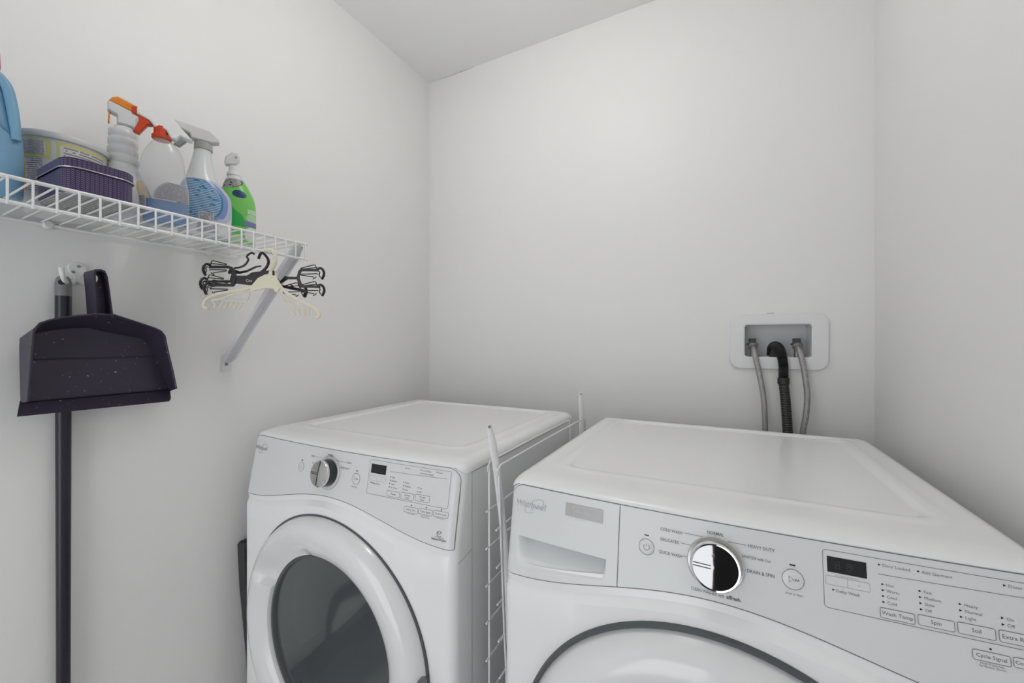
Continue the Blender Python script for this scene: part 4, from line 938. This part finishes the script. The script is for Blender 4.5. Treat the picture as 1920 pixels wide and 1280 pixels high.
def loop_clip(par, F_, x, y, s_, fx=1, off=0):
    """spring clip at the end of an arm: curled jaw plus two pinched leaf loops"""
    J = [(x + fx * 70 * s_, y - 10), (x + fx * 30 * s_, y - 25), (x - fx * 5, y + 5), (x - fx * 12, y + 55), (x + fx * 14, y + 110)]
    cl = thing('clip', (0, 0, 0), None, None); cl.parent = par; cl['_w'] = tuple(par['_w'])
    hwire('clip_jaw', J, F_, M['hang'], cl, .0029, off)
    hwire('clip_jaw', [(x + fx * 52, y + 8), (x + fx * 30, y + 28), (x + fx * 36, y + 60), (x + fx * 22, y + 90)], F_, M['hang'], cl, .0012, off - .003)
    hwire('clip_spring', [(x + fx * 75, y - 22), (x + fx * 92, y - 62), (x + fx * 110, y - 64), (x + fx * 268, y - 22), (x + fx * 262, y - 12), (x + fx * 85, y - 30)], F_, M['hang'], cl, .0011, off, sm=False)
    hwire('clip_spring', [(x + fx * 60, y + 48), (x + fx * 75, y + 42), (x + fx * 270, y + 48), (x + fx * 262, y + 60), (x + fx * 110, y + 80), (x + fx * 118, y + 108), (x + fx * 80, y + 80)], F_, M['hang'], cl, .0011, off, sm=False)
    return cl
def clip_hanger(F_, label, dx=0, dy=0, tilt=0, text_=True):
    base = H3([(905 + dx, 215 + dy)], F_)[0]
    T_ = thing('clip_hanger', base, label, 'hanger', 'black clip hangers under the shelf')
    def q(P): return [(x + dx, y + dy + tilt * (x - 900) / 700 * 40) for x, y in P]
    # centre web
    hprism('hanger_body', q([(590, 490), (725, 490), (790, 450), (900, 438), (1000, 425), (1060, 460), (1120, 560), (1185, 490), (1210, 503), (1325, 505), (1325, 535), (1215, 535), (1120, 590), (1130, 600), (1240, 628), (1240, 650), (1135, 622), (1000, 575), (860, 590), (760, 605), (590, 585), (590, 560), (600, 530)]), F_, M['hang'], T_, .0015)
    # forks: left and right, upper and lower arms
    hprism('hanger_arm', q([(270, 372), (510, 372), (545, 385), (572, 420), (600, 500), (585, 590), (560, 622), (265, 618), (265, 588), (535, 588), (558, 500), (535, 430), (505, 402), (270, 402)]), F_, M['hang'], T_, .0021)
    hprism('hanger_arm', q([(1325, 500), (1345, 430), (1370, 410), (1585, 412), (1585, 440), (1385, 438), (1368, 450), (1352, 510), (1385, 605), (1600, 608), (1600, 640), (1365, 632), (1325, 540)]), F_, M['hang'], T_, .0021)
    for xx, yy, ff in ((212, 375, 1), (225, 605, 1), (1635, 425, -1), (1638, 625, -1)):
        yy += tilt * (xx - 900) / 700 * 40
        loop_clip(T_, F_, xx + dx, yy + dy, 1, ff)
    hwire('hook', q([(900, 445), (950, 400), (980, 340), (975, 290), (940, 240), (905, 217), (880, 240), (862, 290)]), F_, M['hang'], T_, .0030)
    if text_:
        g_ = G(); text(g_, 'Cos', 0, 0, .0062, lambda x, z, o_: (x, z, o_), 0)
        p0 = H3([(715, 565)], F_)[0]; up = Vector((0, 0, 1))
        g_.v = [tuple(p0 + HR * x + up * z + HF * (-.0019)) for x, z, _ in g_.v]; g_.make('print', M['white'], T_, smooth=False, fix=False)
    return T_
clip_hanger(.915, 'black two-arm clip hanger with white lettering, in front under the shelf end', text_=True)
F2 = .935
T_ = thing('clip_hanger', H3([(960, 185)], F2)[0], 'black bar clip hanger behind the lettered one, tilted down to the right', 'hanger', 'black clip hangers under the shelf')
hprism('hanger_body', [(215, 548), (520, 545), (560, 535), (760, 520), (900, 500), (960, 520), (1140, 600), (1300, 630), (1420, 655), (1415, 685), (1290, 665), (1140, 632), (960, 575), (760, 585), (590, 575), (520, 575), (215, 572)], F2, M['hang'], T_, .0016)
hprism('hanger_arm', [(500, 440), (520, 415), (560, 425), (575, 470), (560, 540), (520, 540), (540, 470), (525, 450), (515, 470), (500, 465)], F2, M['hang'], T_, .0016)
loop_clip(T_, F2, 178, 545, 1, 1); loop_clip(T_, F2, 1425, 640, 1, -1)
hwire('clip_spring', [(160, 640), (185, 600), (195, 640)], F2, M['hang'], T_, .0013); hwire('clip_spring', [(1245, 598), (1280, 620), (1250, 655)], F2, M['hang'], T_, .0013); hwire('clip_spring', [(1400, 742), (1415, 700), (1438, 742)], F2, M['hang'], T_, .0013)
hwire('hook', [(950, 505), (1010, 420), (1050, 350), (1058, 280), (1030, 215), (975, 185), (925, 190)], F2, M['hang'], T_, .0028)
# small clip hanger seen edge-on, third
T_ = thing('clip_hanger', H3([(780, 215)], .955)[0], 'slim black hanger at the back, hook showing left of the others', 'hanger', 'black clip hangers under the shelf')
hwire('hook', [(570, 400), (640, 390), (700, 360), (740, 300), (722, 262), (755, 228), (790, 216), (812, 235)], .955, M['hang'], T_, .0022)
hprism('hanger_body', [(510, 420), (560, 410), (640, 440), (720, 425), (830, 375), (895, 370), (895, 385), (840, 392), (720, 450), (640, 468), (520, 466)], .955, M['hang'], T_, .0014)
# ivory hanger with notched shoulders
IF = .895
T_ = thing('child_hanger', H3([(1040, 180)], IF)[0], 'ivory plastic hanger with toothed arms in front of the black ones', 'hanger')
hwire('hook', [(1005, 430), (1040, 370), (1062, 310), (1062, 250), (1035, 195), (985, 178), (935, 185)], IF, M['ivory'], T_, [.0052] * 10 + [.0046] * 21)
hprism('hanger_body', [(1000, 420), (1075, 440), (1085, 520), (1140, 620), (1090, 690), (1060, 680), (1050, 650), (960, 640), (860, 660), (780, 680), (760, 640), (800, 590), (860, 520), (940, 480), (985, 470)], IF, M['ivory'], T_, .0022)
g = G(); q_ = H3([(1048, 462)], IF, -.0028)[0]; g.box((q_.x - .003, q_.y - .0006, q_.z - .005), (q_.x + .003, q_.y + .0006, q_.z + .005)); g.make('hanger_slot', M['hole'], T_, smooth=False)
hwire('hanger_arm', [(860, 600), (700, 655), (560, 680), (420, 700), (290, 735), (235, 775), (205, 820), (212, 870), (260, 885)], IF, M['ivory'], T_, .0034)
hwire('hanger_arm', [(780, 670), (600, 700), (400, 770), (300, 790)], IF, M['ivory'], T_, .0022)
hwire('hanger_strut', [(400, 770), (440, 792), (720, 800), (760, 700)], IF, M['ivory'], T_, .0016, sm=False)
hwire('hanger_arm', [(1110, 600), (1180, 680), (1290, 750), (1400, 810), (1500, 860), (1560, 910), (1590, 950), (1580, 985), (1550, 990)], IF, M['ivory'], T_, .0034)
hwire('hanger_arm', [(1090, 680), (1150, 760), (1220, 860), (1300, 970)], IF, M['ivory'], T_, .0022)
hwire('hanger_strut', [(1200, 760), (1300, 860), (1480, 890)], IF, M['ivory'], T_, .0016, sm=False)
for x, y in ((395, 880), (450, 885), (510, 888), (570, 892), (630, 890)): hwire('hanger_tooth', [(x + 45, y - 80), (x, y)], IF, M['ivory'], T_, .0017, sm=False)
hwire('hanger_tooth', [(300, 790), (340, 830), (330, 880)], IF, M['ivory'], T_, .0018)
for x, y in ((1300, 970), (1360, 975), (1420, 980), (1470, 985)): hwire('hanger_tooth', [(x - 20 + (x - 1300) * .1, y - 85), (x, y)], IF, M['ivory'], T_, .0017, sm=False)

# ------------------------------------------------------------------ wall hook, broom, dustpan
T = thing('wall_hook', LW(1.157, 0, .12), 'white screwed double wall hook above the dustpan', 'hook')
g = G(); pl = [(1.157 + x, .1275 + z) for x, z in ((-.010, 0), (-.0045, .006), (-.007, .014), (-.0135, .021), (-.015, .031), (-.010, .039), (0, .042), (.010, .039), (.0145, .031), (.0125, .021), (.006, .014), (.004, .006), (.010, -.001), (.006, -.006), (-.006, -.006))]
g.prism(pl, .0, .0045, M=lambda x, z, y: tuple(LW(x, y, z)), bevel=.001); g.make('hook_plate', M['white'], T)
for a_, z_ in ((1.1545, .1610), (1.1630, .1475)):
    g = G(); g.lathe([(.0032, 0), (.0028, .0015), (.0012, .0015), (.001, .0006), (.0002, .0006)], tuple(LW(a_, .0045, z_)), n=14, axis='x'); g.make('screw', M['screw'], T)
g = G(); g.tube(smoothpath([LW(1.159, .004, .128), LW(1.170, .014, .122), LW(1.180, .028, .123), LW(1.187, .040, .133), LW(1.190, .042, .150)], 6), [.0042] * 18 + [.0045] * 6 + [.005], 12); g.make('hook_prong', M['white'], T)
g = G(); g.tube(smoothpath([LW(1.156, .004, .128), LW(1.150, .018, .123), LW(1.145, .034, .126), LW(1.1425, .042, .138)], 6), .0042, 12); g.make('hook_prong', M['white'], T)
T = thing('broom', LW(1.1835, .03, -ZC), 'long dark-handled broom with a grey hanging end, on the left wall behind the dustpan', 'broom')
def wp(a_, o_, z_): return LW(a_, o_, z_)
g = G(); g.tube([wp(1.1806, .017, .094), wp(1.1806, .017, -.02), wp(1.1806, .017, -.6), wp(1.1806, .017, -1.08)], [.0122, .0120, .0105, .0105], 24); g.make('pole', M['pole'], T)
g = G(); g.tube([wp(1.1806, .017, .092), wp(1.1806, .017, .100), wp(1.1806, .017, .122), wp(1.1806, .017, .130), wp(1.1806, .017, .1345), wp(1.1806, .017, .1365)], [.0121, .0124, .0122, .0105, .007, .002], 24); g.make('hanging_end', M['greyplastic'], T)
g = G(); g.tube([wp(1.1850, .0265, .1215), wp(1.1855, .0300, .1220)], [.0058, .0050], 14); g.make('hanging_hole', M['hole'], T)
g = G(); g.prism([(1.05, -1.10), (1.32, -1.10), (1.30, -1.055), (1.20, -1.035), (1.165, -1.035), (1.07, -1.055)], .004, .036, M=lambda x, z, y: tuple(LW(x, y, z)), bevel=.004); g.make('broom_head', M['pole'], T)
g = G()
for i in range(46):
    for j in range(3):
        a_ = 1.055 + .26 * i / 45; g.tube([wp(a_, .010 + .010 * j, -1.10), wp(a_ + (a_ - 1.185) * .12, .006 + .014 * j, -1.232)], [.0015, .001], 4)
o = g.make('bristles', M['greyplastic'], T); o['kind'] = 'stuff'

T = thing('dustpan', LW(1.14, .04, -.14), 'dark purple plastic dustpan hung over the broom pole on the left wall', 'dustpan')
def cv(P): return [tuple(LW(a_, o_, z_)) for a_, o_, z_ in P]
RO, FO = .085, .035        # rim and floor distance from the wall
rim = [(1.2425, -.1120), (1.2395, -.055), (1.2370, -.005), (1.2350, .021), (1.2280, .034), (1.2150, .041), (1.1990, .0465), (1.1750, .052), (1.1505, .0565), (1.1240, .0565), (1.0900, .0440), (1.0540, .0300), (1.0430, .0235), (1.0365, .0130), (1.0310, -.020), (1.0210, -.070), (1.0140, -.1110)]
# unproject-checked outline; the floor outline sits deeper and slightly smaller
flo = [(1.2410, -.1180), (1.2420, -.060), (1.2425, -.010), (1.2420, .006), (1.2330, .012), (1.2180, .019), (1.2010, .024), (1.1760, .029), (1.1530, .031), (1.1250, .0240), (1.0900, .0150), (1.0600, .0080), (1.0520, .0030), (1.0470, -.0060), (1.0370, -.037), (1.0220, -.082), (1.0080, -.1225)]
n = len(rim); th = .0022
outer = [LW(a_, RO, z_) for a_, z_ in rim]; inner = [LW(a_, FO, z_) for a_, z_ in flo]
cen = (1.13, -.05)
def inw(P, d): 
    out = []
    for a_, z_ in P:
        v_ = Vector((cen[0] - a_, cen[1] - z_)).normalized() * d; out.append((a_ + v_.x, z_ + v_.y))
    return out
g = G(); ro = [LW(a_, RO, z_) for a_, z_ in rim]; ri = [LW(a_, RO, z_) for a_, z_ in inw(rim, th)]; fi = [LW(a_, FO, z_) for a_, z_ in inw(flo, th)]; fb = [LW(a_, FO - .004, z_) for a_, z_ in flo]
# 3/4 down the wall a small outward step for stiffness
g.rings([fb, ro, ri, fi], closed=False); g.make('pan_wall', M['ppl'], T, auto=50)
zst = -.0345
def flr(name, poly, o_fn, m=M['ppl']):
    g_ = G(); v = [tuple(LW(a_, o_fn(z_), z_)) for a_, z_ in poly] + [tuple(LW(a_, o_fn(z_) - .003, z_)) for a_, z_ in poly]; k_ = len(poly)
    g_.add(v, [tuple(range(k_)), tuple(reversed(range(k_, 2 * k_)))] + [(i, k_ + i, k_ + (i + 1) % k_, (i + 1) % k_) for i in range(k_)]); return g_.make(name, m, T, auto=30)
up = [p for p in inw(flo, th) if p[1] > zst]
flr('pan_floor', [(1.2425 - th, zst)] + up + [(1.0385, zst)], lambda z: FO + .001)
flr('pan_floor', [(1.2425 - th, zst + .004), (1.0375, zst + .004), (1.0130, -.1150), (1.2400, -.1160)], lambda z: FO - .0015 + max(zst - z, 0) * .10)
flr('pan_lip', [(1.2425, -.1145), (1.0130, -.1135), (1.0090, -.1200), (1.0150, -.1370), (1.0210, -.1415), (1.2515, -.1400)], lambda z: FO + .002 + (-.1145 - z) * 1.1)
g = G(); g.tube([Vector(LW(a_, RO + .0004, z_)) for a_, z_ in rim], .0019, 8); g.make('rim_bead', M['ppl'], T)
# handle: hollow channel with a hanging hole, seen from its open side
g = G(); g.prism([(1.2385, zst - .0009), (1.0392, zst - .0009), (1.0388, zst + .0009), (1.2385, zst + .0009)], FO + .0005, FO + .0022, M=lambda x, z, y: tuple(LW(x, y, z))); g.make('floor_groove', M['hole'], T, smooth=False)
g = G(); g.prism([(1.2400, -.1155), (1.0140, -.1145), (1.0140, -.1130), (1.2400, -.1140)], FO + .0060, FO + .0082, M=lambda x, z, y: tuple(LW(x, y, z))); g.make('floor_groove', M['hole'], T, smooth=False)
hn = [(1.1520, .050), (1.1530, .100), (1.1545, .1400), (1.1530, .1480), (1.1440, .1500), (1.1370, .1475), (1.1330, .1360), (1.1290, .100), (1.1240, .050)]
hb_ = [(1.1545, .050), (1.1570, .100), (1.1600, .1370), (1.1590, .1440), (1.1460, .1480), (1.1400, .1450), (1.1370, .1330), (1.1330, .100), (1.1290, .050)]
g = G(); hi = [(1.1385 + (a_ - 1.1385) * .80, z_ - (.004 if z_ > .06 else 0)) for a_, z_ in hn]
g.rings([[LW(a_, RO - .035, z_) for a_, z_ in hb_], [LW(a_, RO, z_) for a_, z_ in hn], [LW(a_, RO, z_) for a_, z_ in hi], [LW(a_, RO - .028, z_) for a_, z_ in hi]], closed=False); g.make('handle', M['ppl'], T, auto=45)
# web plate of the handle with a drop-shaped hole
ho = hi; hole = [(1.1450 + x, .1305 + z) for x, z in ((.0035, -.009), (.0040, -.002), (.0036, .004), (.0018, .0085), (-.0008, .0095), (-.0034, .0075), (-.0046, .003), (-.0036, -.003), (.0005, -.008))]
g = G(); k_ = 9
g.rings([[LW(a_, RO - .024, z_) for a_, z_ in ho], [LW(a_, RO - .024, z_) for a_, z_ in hole], [LW(a_, RO - .027, z_) for a_, z_ in hole], [LW(a_, RO - .027, z_) for a_, z_ in ho]])
g.make('handle_web', M['ppl'], T, smooth=False)

# ------------------------------------------------------------------ folded rack standing between the machines
T = thing('folded_drying_rack', (-.40, 1.0, 0), 'white wire drying rack folded flat in the gap between dryer and washer', 'drying rack')
def W3(x, y, z): return Vector((x, y, z + ZC))
def panel(x, y0, y1, zt_, dx, dy, first):
    # frame with a curled eye at each top corner
    zb_ = -1.20
    g_ = G(); g_.tube([W3(x + dx, y0 + dy, zb_), W3(x + dx * .3, y0 + dy * .3, -.60), W3(x, y0, zt_ - .008), W3(x, y0 + .003, zt_ - .002), W3(x, y0 + .010, zt_), W3(x, (y0 + y1) / 2, zt_ + .001), W3(x, y1 - .010, zt_ - .001), W3(x, y1 - .003, zt_ - .003), W3(x, y1, zt_ - .009), W3(x + dx * .3, y1, -.60), W3(x + dx, y1, zb_)], .0021, 8); g_.make('frame_wire', M['wire'], T)
    for yy in (y0, y1):
        c_ = W3(x, yy, zt_ - .012); g_ = G(); g_.tube([c_ + Vector((.004 * math.sin(a_) * .4, .0055 * math.cos(a_), .0085 * math.sin(a_))) for a_ in [i * math.pi / 9 for i in range(18)]], .0016, 6, closed=True); g_.make('wire_eye', M['wire'], T)
    for i in range(12):
        z_ = zt_ - (.098 if first else .125) - .0755 * i
        if z_ < -1.17: break
        k_ = (zt_ - z_) / (zt_ + 1.2)
        g_ = G(); g_.tube([W3(x + dx * k_ * k_, y0 + dy * k_ * k_ - .012, z_ - .001), W3(x + dx * k_ * k_, y1 + .010, z_ + .001)], .0020, 6); g_.make('rung', M['wire'], T)
panel(-.420, .715, 1.215, -.246, 0, .0, True)
panel(-.398, .715, 1.305, -.252, .014, .055, False)
def leg(P, wid, name):
    g_ = G(); Q = smoothpath(P, 4); rs = []
    for i, c_ in enumerate(Q):
        w_ = wid * (min(1, .55 + .45 * i / 3))
        rs.append([tuple(c_ + Vector((w_ * math.cos(a_) * .5, w_ * math.cos(a_) * .86, 0)) + Vector((-.004 * math.sin(a_), .002 * math.sin(a_), 0))) for a_ in [k * math.pi / 6 for k in range(12)]])
    g_.rings(rs, True, True); l_ = g_.make('leg', M['wire'], T)
    p0 = Q[0]; g_ = G(); g_.tube([p0 + Vector((0, 0, -.002)), p0 + Vector((0, 0, .004)), p0 + Vector((0, 0, .0055))], [.0056, .0056, .003], 12); g_.make('leg_cap', M['white'], l_)
    dv = Vector((-.0, -.0, -.0)) - Vector((p0.x, p0.y, 0)); dv.normalize()
    g_ = G(); g_.tube([p0 + dv * .0050 + Vector((0, 0, .0010)), p0 + dv * .0064 + Vector((0, 0, .0010))], [.0030, .0030], 12); g_.make('cap_hole', M['screw'], l_)
leg([W3(-.418, .7120, -.174), W3(-.4125, .718, -.215), W3(-.404, .725, -.290), W3(-.392, .735, -.45), W3(-.385, .745, -.70), W3(-.380, .75, -1.21)], .0085, 'front')
leg([W3(-.400, 1.2660, -.170), W3(-.3995, 1.268, -.21), W3(-.399, 1.272, -.30), W3(-.397, 1.28, -.6), W3(-.395, 1.29, -1.21)], .0105, 'rear')
for c_ in (W3(-.4035, .7200, -.262),):
    g = G(); g.lathe([(.0042, 0), (.0036, -.003), (.0004, -.0045)], tuple(c_), n=12, axis='y'); g.make('rivet', M['wire'], T)

# ------------------------------------------------------------------ dark board between dryer and wall
T = thing('padded_board', LW(.86, .02, -ZC), 'dark grey fabric-covered board standing between the dryer and the left wall', 'board')
g = G()
def bd(z, o0, o1, a0, a1): return [tuple(LW(a0, o0, z)), tuple(LW(a0 + .004, (o0 + o1) / 2, z)), tuple(LW(a0, o1, z)), tuple(LW(a1, o1, z)), tuple(LW(a1, o0, z))]
g.rings([bd(-ZC + .001, .006, .034, .800, .42), bd(-.90, .004, .036, .815, .42), bd(-.70, .004, .038, .832, .42), bd(-.575, .005, .040, .838, .43), bd(-.566, .010, .036, .834, .44)], True, True)
g.make('board_body', M['felt'], T, auto=30)
for o_ in [x for x in bpy.data.objects]:
    if '_w' in o_: del o_['_w']
